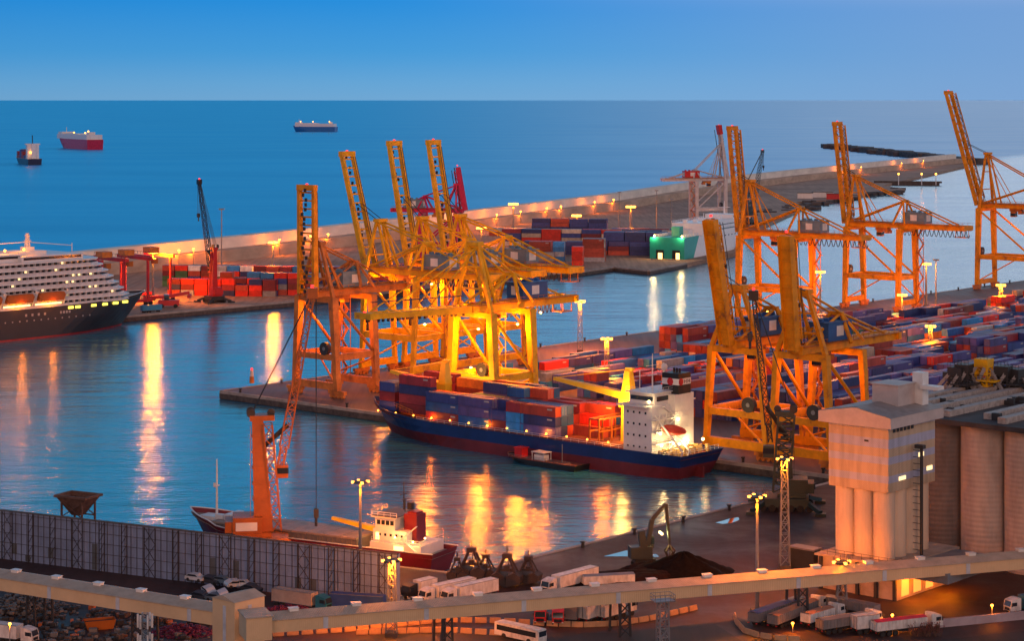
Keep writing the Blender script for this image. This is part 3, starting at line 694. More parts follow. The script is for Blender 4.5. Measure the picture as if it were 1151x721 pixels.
m.build('lifeboat_ramp', PWHITE, ship)
m = MB(); random.seed(3)
for k in range(26): x, y = random.uniform(-SL/2+1, xa-1), random.uniform(-7.5, 7.5); m.boxz(x, y, 5.2, 5.2+random.uniform(.6, 2.2), random.uniform(.6, 1.6), random.uniform(.6, 1.6))
for k in range(4): m.tube((-SL/2+3, -6+k*4, 6), (-SL/2+3, -4+k*4, 6), .8)
m.build('mooring_gear', mat('deck_machinery_yellow', (.45, .3, .1), .6), ship)
m = MB(); railing(m, [(SL/2-6, 0.6, 9.4), (SL/2-14, 6.2, 8.4), (SL/2-24, 9.0, 7.4)], 1.3, 1.6, .08); railing(m, [(SL/2-6, -0.6, 9.4), (SL/2-14, -6.2, 8.4), (SL/2-24, -9.0, 7.4)], 1.3, 1.6, .08)
m.tube((SL/2-9, 0, 8), (SL/2-9, 0, 15), .25, .12); m.beam((SL/2-9, -1.2, 13), (SL/2-9, 1.2, 13), .15)
for k in range(7): m.boxz(SL/2-8-k*1.6, random.uniform(-3, 3), 7.4, 9.2, 1.0, 1.3)
m.build('foredeck_gear', DKORANGE, ship)
m = MB(); railing(m, [(-SL/2+1, 9.4, 6.2), (SL/2-26, 9.5, 6.2)], 1.0, 2.6, .06); railing(m, [(-SL/2-2, -7.6, 6.2), (-SL/2-2, 7.6, 6.2), (-SL/2+1, 9.2, 6.2)], 1.1, 1.6, .06); m.build('railing', PWHITE, ship)
m = MB()       # hatch coamings and the lashing frame
m.boxz((xa+14+SL/2-26)/2, 0, 5.2, 6.5, SL-26-xa-SL/2-12, 16.5); m.build('hatch_coaming', DECKR, ship)
cx2 = shipx(706); cx1 = shipx(500); cx3 = shipx(685)
m = MB()
for y in (-8, -2.7, 2.7, 8):
    for x in (cx2+3.5, cx2+6.5): m.beam((x, y, 6.4), (x, y, 12.6), .35)
for x in (cx2+3.5, cx2+6.5):
    for z in (9.4, 12.6): m.beam((x, -8, z), (x, 8, z), .35)
for y in (-8, 8): m.beam((cx2+3.5, y, 12.6), (cx2+6.5, y, 12.6), .35)
m.build('lashing_frame', HORANGE, ship)
DYE = mat('deck_crane_yellow', (.85, .50, .02), .5, wear=.1)
for cx_, top, jl_, yc in ((cx2, 24.8, 25, 0), (cx1, 21.5, 21, 0)):
    m = MB(); m.beam((cx_, yc, 5.4), (cx_, yc, top-6), 3.0, 3.0, 2.6, 2.6); m.beam((cx_, yc, top-6), (cx_, yc, top), 2.8, 2.8, 1.6, 1.6); m.boxz(cx_-.4, yc, top, top+.8, 2.2, 1.2)
    c = m.build('deck_crane', DYE, ship)
    m = MB(); m.beam((cx_+1, yc-.8, top-6.5), (cx_+jl_, yc-.4, top-4.2), .9, 1.9, .5, .8); m.beam((cx_+1, yc+.8, top-6.5), (cx_+jl_, yc+.4, top-4.2), .9, 1.9, .5, .8)
    m.tube((cx_, yc, top+.4), (cx_+jl_, yc, top-4), .12); m.build('jib', DYE, c)
    m = MB().boxz(cx_+1.8, yc+.2, top-9.6, top-7.4, 1.4, 1.8).build('cab', DYE, c)
m = MB(); m.boxz(-SL/2-1.6, 0, -1, 2.6, 2.6, .7); m.build('rudder', BOOT, ship)
# deck lamps
for k, (x, y, z, e) in enumerate([(xa-1.4, 7, 8, 2500), (xa-1.4, 2, 8, 2500), (xa-1.4, -4, 8, 2500), (xa-1.4, 7.5, 11, 1500), (xa-1.4, 0, 13.8, 1200), (xa+9.8, 6, 17, 1500), (xa+1, 9, 19, 1500), (-SL/2+1, 5, 8.6, 1800), (-SL/2+1, -5, 8.6, 1800)]):
    MB().blob((x, y, z), .42, .42, .42, 8, 5).build('deck_lamp', LAMPY, ship); light((x-.9 if x < xa+5 else x+1, y, z), e*.3, (1, .66, .27), .4, ship)
for k in range(13):
    x = xa+14+k*6.9; MB().blob((x, 9.1, 7.4), .26, .26, .26, 6, 4).build('deck_lamp', LAMPW, ship)
    if k % 3 == 0: light((x, 9.6, 7.6), 500, SOD, .3, ship)
light((cx2-2, 5, 17), 14000, (1, .5, .1), .6, ship); light((cx2+9, 0, 17), 7000, SOD, .6, ship); light((cx1+3, -8, 15), 9000, (1, .5, .1), .6, ship)

# ---- containers
COLS = {'navy blue': (.03, .05, .20), 'purple blue': (.09, .08, .27), 'dark blue': (.02, .10, .33), 'bright blue': (.03, .24, .60), 'rust red': (.38, .055, .03), 'bright red': (.80, .03, .012),
        'maroon': (.24, .025, .035), 'brown': (.22, .08, .045), 'grey': (.33, .34, .36), 'pale beige': (.60, .46, .35), 'green': (.06, .18, .08), 'orange': (.78, .22, .03), 'white': (.72, .70, .68), 'lime green': (.35, .5, .03), 'teal': (.02, .28, .30)}
CM = {}
def cmat(c):
    if c in CM: return CM[c]
    m = mat('container_'+c.replace(' ', '_'), COLS[c], .55, wear=.3, scale=.5, streak=.3)
    t = m.node_tree; b = t.nodes['Principled BSDF']; src = b.inputs['Base Color'].links[0].from_socket
    oi = t.nodes.new('ShaderNodeObjectInfo'); mr = t.nodes.new('ShaderNodeMapRange'); mr.inputs['To Min'].default_value = .65; mr.inputs['To Max'].default_value = 1.35
    t.links.new(oi.outputs['Random'], mr.inputs['Value'])
    mx = t.nodes.new('ShaderNodeMix'); mx.data_type = 'RGBA'; mx.blend_type = 'MULTIPLY'; mx.inputs[0].default_value = 1
    t.links.new(src, mx.inputs[6]); t.links.new(mr.outputs[0], mx.inputs[7]); t.links.new(mx.outputs[2], b.inputs['Base Color'])
    wave_bump(m, 1.6, 'X', .04, .5); CM[c] = m; return m
TRIM = mat('container_fitting', (.45, .45, .45), .5)
CWd, CHt = 2.44, 2.6
def cont_geo(mb, L):
    x, y = L/2, CWd/2
    mb.m = 0; mb.boxz(0, 0, .1, CHt-.06, L-.16, CWd-.16)
    for sx in (-1, 1):
        for sy in (-1, 1): mb.boxz(sx*(x-.09), sy*(y-.09), 0, CHt, .18, .18)
    for sy in (-1, 1):
        mb.boxz(0, sy*(y-.05), CHt-.14, CHt-.01, L-.37, .09); mb.boxz(0, sy*(y-.06), .01, .18, L-.37, .11)
    for sx in (-1, 1):
        mb.boxz(sx*(x-.05), 0, CHt-.15, CHt-.01, .09, CWd-.37); mb.boxz(sx*(x-.05), 0, .01, .18, .09, CWd-.37)
    mb.m = 1
    for yy in (-.75, -.3, .3, .75): mb.boxz(-x+.06, yy, .15, CHt-.16, .05, .05)
    for sy in (-1, 1):
        mb.boxz(-x+.09, sy*(y-.09), CHt-.005, CHt+.015, .16, .16); mb.boxz(x-.09, sy*(y-.09), CHt-.005, CHt+.015, .16, .16)
    if L > 8: mb.boxz(x-2.0, -y+.06, CHt-.95, CHt-.55, 1.7, .05); mb.boxz(-x+2.0, y-.06, CHt-.95, CHt-.55, 1.7, .05)
    return mb
CMESH = {}
def cont_mesh(L, c):
    if (L, c) not in CMESH:
        o = cont_geo(MB(), L).build('shipping_container', [cmat(c), TRIM]); CMESH[(L, c)] = o.data; bpy.data.objects.remove(o)
    return CMESH[(L, c)]
CL = []      # every container: (world position of its base centre, rotation, length, colour, label, group, score)
def cont(p, rot, L, c, where, group, score): CL.append((V(p), rot, L, c, where, group, score))
ORD = 'first second third fourth fifth sixth seventh eighth ninth tenth eleventh twelfth thirteenth fourteenth fifteenth sixteenth seventeenth eighteenth nineteenth twentieth'.split()
ORD += ['twenty-'+x for x in ORD[:9]]+['thirtieth']+['thirty-'+x for x in ORD[:9]]+['fortieth']+['forty-'+x for x in ORD[:9]]+['fiftieth']+['fifty-'+x for x in ORD[:9]]
def ordn(k): return ORD[min(k, len(ORD)-1)]
TIERN = ['bottom', 'second', 'third', 'fourth', 'fifth', 'sixth']
# on the ship: bays running aft to bow, eight rows across, tiers as seen
random.seed(21)
ups = [(shipx(660), 12.2, [0, 0, 0, 1, 2, 3, 3], ['bright red', 'maroon', 'rust red']), (shipx(628), 12.2, [3, 3, 3, 2, 3, 2, 3], ['dark blue', 'maroon', 'navy blue', 'rust red']),
       (shipx(602), 6.1, [3, 2, 3, 3, 4, 4, 3], ['navy blue', 'bright blue']), (shipx(583), 6.1, [2, 3, 3, 4, 4, 3, 4], ['maroon', 'navy blue']),
       (shipx(558), 12.2, [3, 3, 3, 3, 4, 3, 4], ['navy blue', 'rust red', 'maroon', 'purple blue', 'green']), (shipx(521), 12.2, [3, 3, 4, 4, 4, 4, 3], ['navy blue', 'rust red', 'maroon', 'orange']),
       (shipx(483), 12.2, [3, 4, 3, 4, 3, 4, 4], ['maroon', 'rust red', 'dark blue', 'maroon']), (shipx(452), 6.1, [2, 3, 3, 3, 3, 2, 2], ['rust red', 'navy blue', 'maroon'])]
sd = V((cos(SHROT), sin(SHROT), 0)); sn = V((-sin(SHROT), cos(SHROT), 0))
for b, (x, L, hts, pal) in enumerate(ups):
    for r, h in enumerate(hts):
        y = 7.6-r*2.52
        if b >= 6 and abs(y) > 7 : continue
        if abs(x-cx1) < L/2+1.8 and abs(y) < 2.8: continue
        for k in range(h):
            c = random.choice(pal) if random.random() < .6 else random.choice(['navy blue', 'purple blue', 'rust red', 'maroon', 'dark blue'])
            p = SHC+sd*x+sn*y; p.z = 6.55+k*CHt*1.02+(.7 if b >= 6 else 0)
            side = ['outermost basin side row', 'second basin side row', 'third basin side row', 'middle row', 'third quay side row', 'second quay side row', 'row nearest the quay'][r]
            cont(p, SHROT, L, c, 'on the docked ship, %s tier, %s, %s bay' % ('top' if k == h-1 else TIERN[k], side, ordn(b)), 'containers on the docked container ship',
                 (3 if k == h-1 else 0)+(4 if r == 0 or hts[r-1] <= k else 0))

# ---- cruise ship
CHULL = mat('cruise_hull_charcoal', (.025, .024, .032), .35, wear=.2, scale=.1)
WLINE = mat('red_waterline', (.35, .02, .02), .5)
CDECK = mat('ship_deck', (.3, .27, .24), .6)
BL = 190; tipc = P(164, 326, 14); cc = tipc-U*(BL/2+.5); cc.z = 0
cr = thing('cruise_ship', 'large cruise ship with charcoal hull, white stepped balcony decks and yellow lit windows', 'cruise ship', cc, ang(U))
hull(BL, 29, 12.2, .7, sheer=1.8, rake=13, wlb=.74, dkb=.80, bul=.9, over=3, n=44).build('hull', [CHULL, WLINE, CDECK, PWHITE], cr)
xb = BL/2
for k in range(7):
    z = 12.2+k*2.6; xf = xb-14-2.7*k; hw = 14.2 if k else 14.2
    x0 = -BL/2+6
    pf = [(x0, -hw), (xf-9, -hw), (xf-2.5, -hw*.72), (xf, 0), (xf-2.5, hw*.72), (xf-9, hw), (x0, hw)]
    pr = [(x0, -hw+1.5), (xf-11, -hw+1.5), (xf-5.5, -hw*.62), (xf-3.5, 0), (xf-5.5, hw*.62), (xf-11, hw-1.5), (x0, hw-1.5)]
    MB().prism(pf, z+1.95, z+2.6).build('deck', PWHITE, cr)
    w = MB().prism(pr, z-.1, z+1.97).build('cabin_wall', GLASS, cr)
    m = MB().prism(pf, z, z+.95) if k in (0,) else MB()
    if k:
        for y in (-hw+.05, hw-.05): m.boxz((x0+xf-9)/2, y, z, z+.95, xf-9-x0, .1)
        for a, b_ in zip(pf[1:5], pf[2:6]): m.beam((a[0], a[1], z+.45), (b_[0], b_[1], z+.45), .1, .95)
    x = xf-10
    while x > -20 + 0:
        m.boxz(x, -hw+.8, z, z+1.95, .16, 1.5); x -= 2.9
    m.build('balcony', mat('balcony_white', (.6, .6, .62), .4), cr)
    m = MB(); random.seed(k)
    for q in range(40):
        x = xf-12-q*2.9
        if random.random() < .16 and x > -20: m.boxz(x+1.4, -hw+1.46, z+1.0, z+1.8, 1.0, .1)
    m.build_each('lit_cabin_window', LITWINW, cr)
m = MB(); m.boxz(xb-56, 0, 30.4, 32.6, 30, 23); m.boxz(xb-84, 0, 30.4, 33.6, 30, 18); m.boxz(xb-62, 0, 32.6, 34.2, 14, 12); m.boxz(xb-110, 0, 30.4, 32.6, 40, 24)
top = m.build('upper_house', PWHITE, cr); m = MB(); m.box(xb-56, -11.55, 31.6, 28, .1, 1.0); m.box(xb-40.95, 0, 31.6, .1, 20, 1.0); m.box(xb-84, -9.05, 32.4, 28, .1, 1); m.build_each('window', GLASS, top)
m = MB(); m.lattice((xb-60, 0, 34), (xb-60, 0, 41), 1.6, 1.6, 5, .22, .4); m.beam((xb-60, -2.4, 38), (xb-60, 2.4, 38), .3); m.beam((xb-60, -1.6, 40), (xb-60, 1.6, 40), .4); m.boxz(xb-60, 0, 34, 35.6, 4, 4)
m.tube((xb-60, 0, 37.5), (xb-110, 0, 37), .16); m.tube((xb-60, 0, 37.5), (xb-38, 0, 35), .16); m.tube((xb-38, 0, 30), (xb-38, 0, 36), .18); m.build('mast', PWHITE, cr)
for k in range(3):
    x = xb-60-k*15
    b = MB(); b.prof([(x-5.5, 14.9), (x+5.5, 14.9), (x+6.4, 17.0), (x+5.6, 18.2), (x-5.6, 18.2), (x-6.4, 17.0)], -16.9, -14.3); b.build('lifeboat', HORANGE, cr)
    m = MB()
    for q in (-7.2, 7.2): m.beam((x+q, -14.2, 13), (x+q, -17, 19), .5); m.beam((x+q, -14.2, 20), (x+q, -17, 19), .4)
    m.build('davit', PWHITE, cr)
    m = MB().box(x, -14.0, 13.2, 12.5, .3, 1.3).build('lit_promenade', LITWIN, cr)
    light((x, -17.5, 13.6), 1600, SODY, .5, cr)
m = MB()
for k in range(6): m.box(xb-21-k*6.4-(8 if k > 2 else 0), -13.55 if k < 2 else -14.3, 11.4, 2.2, .5, 1.0)
MBx = MB()
for k, x in enumerate((xb-20, xb-26, xb-32, xb-38, xb-46, xb-49.5)): MBx.box(x, [-11.9, -13.2, -13.9, -14.2, -14.33, -14.33][k]-.12, 11.2, 2.4, .7, 1.0)
MBx.build_each('lit_hull_window', glow('lit_window_yellow', (1, .82, .1), 2.2), cr)
m = MB()
for k in range(26): m.tube((xb-40-k*3.4, -14.56, 7.4), (xb-40-k*3.4, -14.4, 7.4), .35, n=8)
for k in range(8): m.box(xb-50-k*(3 if k > 3 else 1.4), -14.52, 9.6, .9, .1, 1.0)
m.build_each('porthole', mat('porthole_pale', (.35, .33, .33), .5), cr)
for x in (xb-75, xb-66): MB().blob((x, -6, 35), .5, .5, .5).build('deck_lamp', LAMPW, cr); light((x, -6, 36), 2500, SODY, .5, cr)

# ---- coaster in the foreground
CRIM = mat('crimson_hull', (.15, .008, .016), .45, wear=.25, scale=.2)
bt = P(212, 577, 6); se = P(497, 615, 5.2); CLn = (V((se.x, se.y, 0))-V((bt.x, bt.y, 0))).length; cdir = (V((bt.x, bt.y, 0))-V((se.x, se.y, 0))).normalized()
ccen = (V((bt.x, bt.y, 0))+V((se.x, se.y, 0)))/2; ccen.z = 0
cs = thing('coaster_ship', 'small crimson hulled cargo ship with long grey hatch covers and lit white wheelhouse', 'cargo ship', ccen, ang(cdir))
hull(CLn-1, 10.8, 4.6, .6, sheer=2.2, rake=5, over=1.2, fc=(.88, .6), bul=1.0).build('hull', [CRIM, CRIM, CDECK, PWHITE], cs)
h = CLn/2; HC = mat('hatch_cover_grey', (.30, .24, .20), .6, wear=.3)
m = MB(); x0, x1 = -h+17.5, h-10.5; m.boxz((x0+x1)/2, 0, 3.4, 5.6, x1-x0, 8.8); x = x0
while x < x1: m.boxz(x, 4.45, 3.4, 5.5, .18, .25); m.boxz(x, -4.45, 3.4, 5.5, .18, .25); x += 1.2
m.build('hatch_coaming', mat('coaming_grey', (.16, .15, .15), .6), cs)
m = MB(); x = x0
while x < x1-1: m.boxz(x+2, 0, 5.6, 6.0, 3.9, 9.2); x += 4.05
m.build('hatch_cover', HC, cs)
m = MB(); m.boxz(-h+8.3, 0, 3.4, 5.7, 12, 9.0); m.boxz(-h+10, 0, 5.7, 8.2, 8, 7.6); m.boxz(-h+11.2, 0, 8.2, 10.7, 4.6, 7.4); m.boxz(-h+11, 0, 10.7, 10.85, 6.0, 9.0)
hh = m.build('wheelhouse', PWHITE, cs)
MB().boxz(-h+11, 0, 10.86, 11.0, 5.8, 8.8).build('roof', BLACK, hh); m = MB(); facade(-h+9, -h+13.2, 3.73, 9.6, 4, .8, .9, m); facade(-3.5, 3.5, -h+13.54, 9.6, 6, .9, .9, m, axis='y'); facade(-h+6.5, -h+13, 3.83, 7.2, 5, .5, .5, m); m.build_each('window', GLASS, hh)
m = MB(); m.box(-h+7.5, 4.53, 4.6, 2.2, .08, 1.4); m.box(-h+12.9, 3.84, 6.8, .8, .09, 1.4); m.build_each('lit_doorway', LITWIN, hh)
m = MB(); m.boxz(-h+6.4, 0, 5.7, 11.4, 3.0, 3.6); m.boxz(-h+6.3, 0, 11.4, 11.8, 2.2, 2.4); m.build('funnel', CRIM, cs)
m = MB(); m.tube((-h+9, 0, 11.8), (-h+9, 0, 17.5), .18, .08); m.beam((-h+9, -1.4, 15), (-h+9, 1.4, 15), .16); m.tube((-h+7.6, 1.8, 11.8), (-h+7.6, 1.8, 14.5), .1); m.beam((-h+7.6, .4, 14.4), (-h+7.6, 3.2, 14.4), .25, .12); m.boxz(-h+8, -1, 11.8, 13.2, 1, 1); m.build('mast', BLACK, cs)
m = MB(); railing(m, [(-h+2, 4.4, 5.7), (-h+14, 4.4, 5.7)], 1, 1.5); railing(m, [(-h+2.4, -4.4, 5.7), (-h+2.4, 4.4, 5.7)], 1, 1.5); railing(m, [(-h+8, 4.4, 10.9), (-h+14, 4.4, 10.9)], .9, 1.5)
m.beam((-h+3, 4.9, 9.8), (-h+7, 4.7, 6.6), .5, .15); m.beam((-h+2.5, 4.7, 4), (-h+6, 4.7, 6.5), .5, .15); m.build('railing', PWHITE, cs)
m = MB(); m.beam((-h+15.6, -2, 6.6), (-h+27, -1, 8.2), 1.5, 1.1, .8, .6); m.boxz(-h+15.6, -2, 4, 7.4, 1.6, 1.6); m.build('folding_crane', YEL, cs)
m = MB(); m.tube((h-7.5, 0, 5), (h-7.5, 0, 18.2), .3, .15); m.beam((h-7.5, -1, 12.5), (h-7.5, 1, 12.5), .2); m.boxz(h-7.5, .5, 12.3, 13.2, .8, .5); m.boxz(h-12, 0, 4, 7.2, 1.6, 5); m.boxz(h-6, 0, 5, 6.2, 4, 3.4); m.boxz(h-9.6, 1.5, 5, 6.9, 2, 1.2); m.build('foremast', PWHITE, cs)
for x, y, z, e in ((-h+14.2, 2, 8.0, 1300), (-h+8, 5.0, 7.2, 900), (-h+4, 4.7, 6.6, 700), (-h+2.2, 3, 7.2, 500)):
    MB().blob((x, y, z), .2, .2, .2).build('deck_lamp', LAMPY, cs); light((x, y+.5, z), e*.3, (1, .55, .16), .25, cs)

# ---- car carrier with teal stern
TEAL = mat('teal_hull', (.01, .36, .30), .4, wear=.1)
RL = 118; a0, a1 = P(771, 296.5, 0), P(829, 284.5, 0); rd = V((a1.x-a0.x, a1.y-a0.y, 0)).normalized(); rn = V((-rd.y, rd.x, 0))
rc = a0+rd*(RL/2)+rn*10.5
rr = thing('car_carrier', 'white car carrier ship whose teal stern has two lit ramp openings', 'ship', rc, ang(rd))
BWH = mat('bright_ship_white', (.92, .91, .90), .4, wear=.06); hull(RL, 21, 14.5, .8, sheer=1.5, rake=6, over=0, stern=1, wls=1, bul=.2).build('hull', [BWH, BOOT, BWH, BWH], rr)
m = MB(); m.boxz(-RL/2-1.6, 0, .3, 14.9, 3.0, 21.3); m.prof([(-RL/2-.1, .2), (-RL/2+11, .2), (-RL/2+22, 14.9), (-RL/2-.1, 14.9)], -10.66, 10.66); o = m.build('stern', TEAL, rr)
m = MB()
for y in (-5.6, 4.4): m.box(-RL/2-3.13, y, 4.6, .1, 4.8, 6.2)
m.build_each('ramp_opening', BLACK, o)
m = MB(); m.box(-RL/2-3.2, 4.2, 3.8, .1, 2.6, 4.4); m.box(-RL/2-3.2, -6.6, 4, .1, 2.2, 4.4); m.build_each('lit_opening', LITWIN, o)
m = MB()
for y in (-5.6, 4.4): m.beam((-RL/2-3.2, y, 1.6), (-RL/2-11, y, 2.75), 4.6, .4)
m.build_each('ramp', GREYST, rr)
m = MB()
for k in range(5):
    m.boxz(-RL/2+4+k*5, 8.2, 14.9, 16.4, 2, 2); m.boxz(-RL/2+4+k*5, -8.2, 14.9, 16.4, 2, 2)
m.build_each('roof_vent', BWH, rr); m = MB()
m.boxz(6, 0, 14.4, 21.5, RL-50, 19.6); m.boxz(RL/2-24, 0, 21.5, 24, 12, 18); m.boxz(-RL/2+26, 0, 14.5, 18, 8, 8); m.tube((RL/2-20, 0, 24), (RL/2-20, 0, 32), .5, .2); m.tube((-RL/2+60, 0, 14.5), (-RL/2+60, 0, 26), .5, .2); m.build('deckhouse', BWH, rr)
m = MB(); m.boxz(-RL/2+14, 0, 14.8, 20.5, 6, 5); m.build('funnel', TEAL, rr)
m = MB(); m.boxz(6, 0, 16.2, 16.9, RL-52, 19.7); m.boxz(6, 0, 18.8, 19.4, RL-54, 19.7); m.box(RL/2-24, 0, 22.8, 10, 18.1, .9)
for k in range(12): m.boxz(-RL/2+34+k*6, -9.85, 12.0, 12.7, 2.0, 1.4)
m.build('window_band', GLASS, rr)
m = MB(); railing(m, [(-RL/2+30, -9.6, 21.5), (RL/2-32, -9.6, 21.5)], 1.2, 3, .12); railing(m, [(-RL/2+30, 9.6, 21.5), (RL/2-32, 9.6, 21.5)], 1.2, 3, .12)
for k in range(6): m.boxz(-RL/2+36+k*9, 3-k % 3*3, 21.5, 23.2, 2.4, 2.4)
m.beam((RL/2-20, -4, 28), (RL/2-20, 4, 28), .3); m.build('upper_deck_gear', BWH, rr)
for x, y in ((-RL/2-2.5, 8), (-RL/2-2.5, -9)): MB().blob((x, y, 15.8), .6, .6, .6).build('deck_lamp', LAMPY, rr); light((x-1.5, y, 16), 5000, (1, .6, .22), .6, rr)

# ---- ships at anchor far out
def far_ship(label, px, py, L, B, rot, hc, uc, D=11, kind='carrier', lab='ship'):
    p = P(px, py, 0); t = thing('anchored_ship', label, lab, p, rot, 'ships at anchor far out')
    hull(L, B, D, 1, sheer=3, rake=L*.06, over=1, stern=1, wls=.95, bul=.3).build('hull', [hc, hc, PWHITE, uc], t)
    if kind == 'carrier':
        m = MB(); m.boxz(-L*.03, 0, D-.3, D+9, L*.90, B*.97); m.boxz(L*.36, 0, D+9, D+13, L*.12, B*.8); m.boxz(L*.1, 0, D+9, D+10.5, L*.4, B*.5); m.boxz(-L*.38, 0, D+9, D+14, L*.06, B*.4); m.build('superstructure', uc, t)
        m = MB(); m.box(-L*.482, 0, D+2, .4, B*.45, 12); m.build('stern_ramp', WHITE, t)
        m = MB(); m.tube((L*.36, 0, D+13), (L*.36, 0, D+22), .6); m.build('mast', WHITE, t)
    else:
        m = MB(); m.boxz(-L*.33, 0, D-.3, D+20, L*.10, B*.85); m.boxz(-L*.33, 0, D+20, D+22, L*.08, B*1.05); m.boxz(-L*.40, 0, D, D+22, L*.05, B*.3); m.build('superstructure', WHITE, t)
        m = MB(); m.tube((-L*.33, 0, D+22), (-L*.33, 0, D+34), .7); m.build('mast', BLACK, t)
        random.seed(5); k = 0
        m = [MB(), MB(), MB()]
        for i in range(6):
            for j in range(3):
                m[(i+j) % 3].boxz(-L*.2+i*L*.1, (j-1)*B*.3, D-1, D+2+random.randint(1, 4)*2.6, L*.09, B*.28)
        for mm, c in zip(m, ('rust red', 'maroon', 'navy blue')): mm.build('deck_cargo', cmat(c), t)
    return t
fa = far_ship('red hulled car carrier with white top anchored far out in the open sea', 88, 167, 200, 32, R(120), mat('far_red_hull', (.5, .02, .07), .4), PWHITE, 19)
fb_ = far_ship('small dark container ship with lit deck anchored nearest of the far ships', 31, 184.5, 100, 20, R(115), mat('far_dark_hull', (.03, .04, .08), .4), WHITE, 9, 'box', 'container ship')
fc_ = far_ship('blue and white ship anchored farthest away, just under the horizon', 353.5, 148, 135, 28, R(166), mat('far_blue_hull', (.02, .16, .42), .4), PWHITE, 15)
for t, pts in ((fa, [(-60, 0, 34, 9e5), (-76, 8, 22, 3e5), (-76, -8, 22, 3e5), (50, -8, 30, 1.2e5), (0, -14, 30, 1.5e5)]), (fb_, [(-22, -6, 24, 1.4e5), (-40, 4, 18, 1.4e5), (-10, -10, 20, 5e4), (10, -10, 18, 3e4)]), (fc_, [(-50, 10, 30, 3e5), (40, 10, 30, 1.5e5), (0, 14, 30, 1.2e5)])):
    for x, y, z, e in pts: MB().blob((x, y, z), 1.6, 1.6, 1.6).build('deck_lamp', LAMPW, t); light((x, y, z), e, SODY, 1.4, t)

# ---- work barge beside the docked ship
bp = P(612, 523, 0); bg = thing('work_barge', 'low dark work barge with small wheelhouse lying beside the red boot topping', 'barge', bp, ang(-VV))
hull(25, 6.5, 1.5, .2, sheer=.5, rake=2, over=.3, bul=.3, stern=.95, wls=.9).build('hull', [BLACK, BLACK, DECKR, DECKR], bg)
MB().boxz(8, 0, 1.2, 3.6, 2.4, 2.6).boxz(8, 0, 3.6, 3.8, 3, 3).build('wheelhouse', REDP, bg); m = MB(); m.boxz(1, 0, 3.2, 3.4, 4.4, 3.2); 
for x in (-1, 3): m.tube((x, 1.4, 1.2), (x, 1.4, 3.2), .1); m.tube((x, -1.4, 1.2), (x, -1.4, 3.2), .1)
m.boxz(1, 0, 1.2, 2.6, 3.4, 2); m.build('canopy', WHITE, bg)
m = MB(); m.tube((-6, 0, 1.2), (-6, 0, 6), .12); railing(m, [(-11, 2.8, 1.4), (10, 2.8, 1.4)], .8, 2); m.build('mast', GREYST, bg)
# ---------------------------------------------------------------- container yards
random.seed(11)
PAL = (['purple blue']*20+['navy blue']*16+['dark blue']*8+['rust red']*18+['maroon']*14+['bright red']*10+['brown']*4+['bright blue']*7+['grey']*5+['pale beige']*3+['green']*3+['orange']*2+['white']*2)
UR = ang(U)
def inview(p, mx=30):
    x, y = pix(p); return -mx < x < 1151+mx and y < 760
# terminal rows run parallel to the far quay: blocks of rows along t, bays along s
blocks = [(49, 5, 66, 505), (70, 6, 64, 520), (94, 6, 60, 560), (119, 6, 56, 560), (144, 6, 50, 560), (169, 6, 48, 430), (194, 5, 46, 330)]
ROWN = ['far', 'fourth', 'third', 'second', 'fifth', 'sixth']
def field(s, t):
    return .5+.5*sin(s*.031+t*.11)*cos(s*.013-t*.05+1)
for bi, (t0, nr, s0, s1) in enumerate(blocks):
    s = s0; bay = 0
    while s < s1:
        L = 12.2 if random.random() < .78 else 6.1
        # first bays near the mole tip are low; a tall wall of blue and red further back
        gap = (bay % 13 == 12)
        run = random.choice(PAL)
        for r in range(nr):
            t = t0+r*2.62
            f = field(s, t); hmax = 2+int(f*2.9)
            if bi <= 1 and s < 140: hmax = random.choice([1, 1, 2, 2]); 
            if bi == 0 and s > 158 and s < 215: hmax = 4
            if bi == 0 and 140 < s < 158: hmax = 0
            if bi == 0 and s > 290: hmax = random.choice([0, 0, 1, 2])
            if bi == 2 and 262 < s < 400: hmax = 3
            if bi >= 4: hmax = 3+int(f*1.6)
            h = max(0, hmax-random.choice([0, 0, 0, 0, 1, 1]))
            if gap or random.random() < .05: h = 0
            for k in range(h):
                if bi <= 1 and s < 140: c = random.choice(['bright blue', 'dark blue', 'dark blue', 'bright blue', 'purple blue', 'grey', 'bright red'])
                elif bi == 0 and s < 215: c = random.choice(['maroon', 'rust red', 'maroon', 'bright blue', 'purple blue'])
                elif bi >= 4: c = random.choice(['purple blue', 'purple blue', 'navy blue', 'navy blue', 'maroon', 'rust red', 'purple blue', 'bright red' if random.random() < .4 else 'navy blue'])
                else: c = run if random.random() < .45 else random.choice(PAL)
                if bi == 2 and 262 < s < 400 and r == nr-1: c = ['purple blue', 'bright blue', 'bright red', 'purple blue', 'purple blue', 'bright blue'][int(s/12.6+k*2) % 6]
                ss = s+L/2+random.uniform(-.12, .12); p = ST(ss, t+random.uniform(-.05, .05), DZ+k*(CHt+.02))
                if not inview(p): continue
                if pix(p)[0] > 1040 and pix(p)[1] > 470: continue
                wh = '%s tier, %s bay, %s row, %s yard block' % ('top' if k == h-1 else TIERN[k], ordn(bay), ['first', 'second', 'third', 'fourth', 'fifth', 'sixth'][r], ORD[bi])
                cont(p, UR, L, c, wh, 'containers stacked in the terminal yard', (2.6 if k == h-1 else 0)+(4 if r == nr-1 else 0)+(1.2 if r == nr-2 and k >= 1 else 0))
        s += L+.45; bay += 1
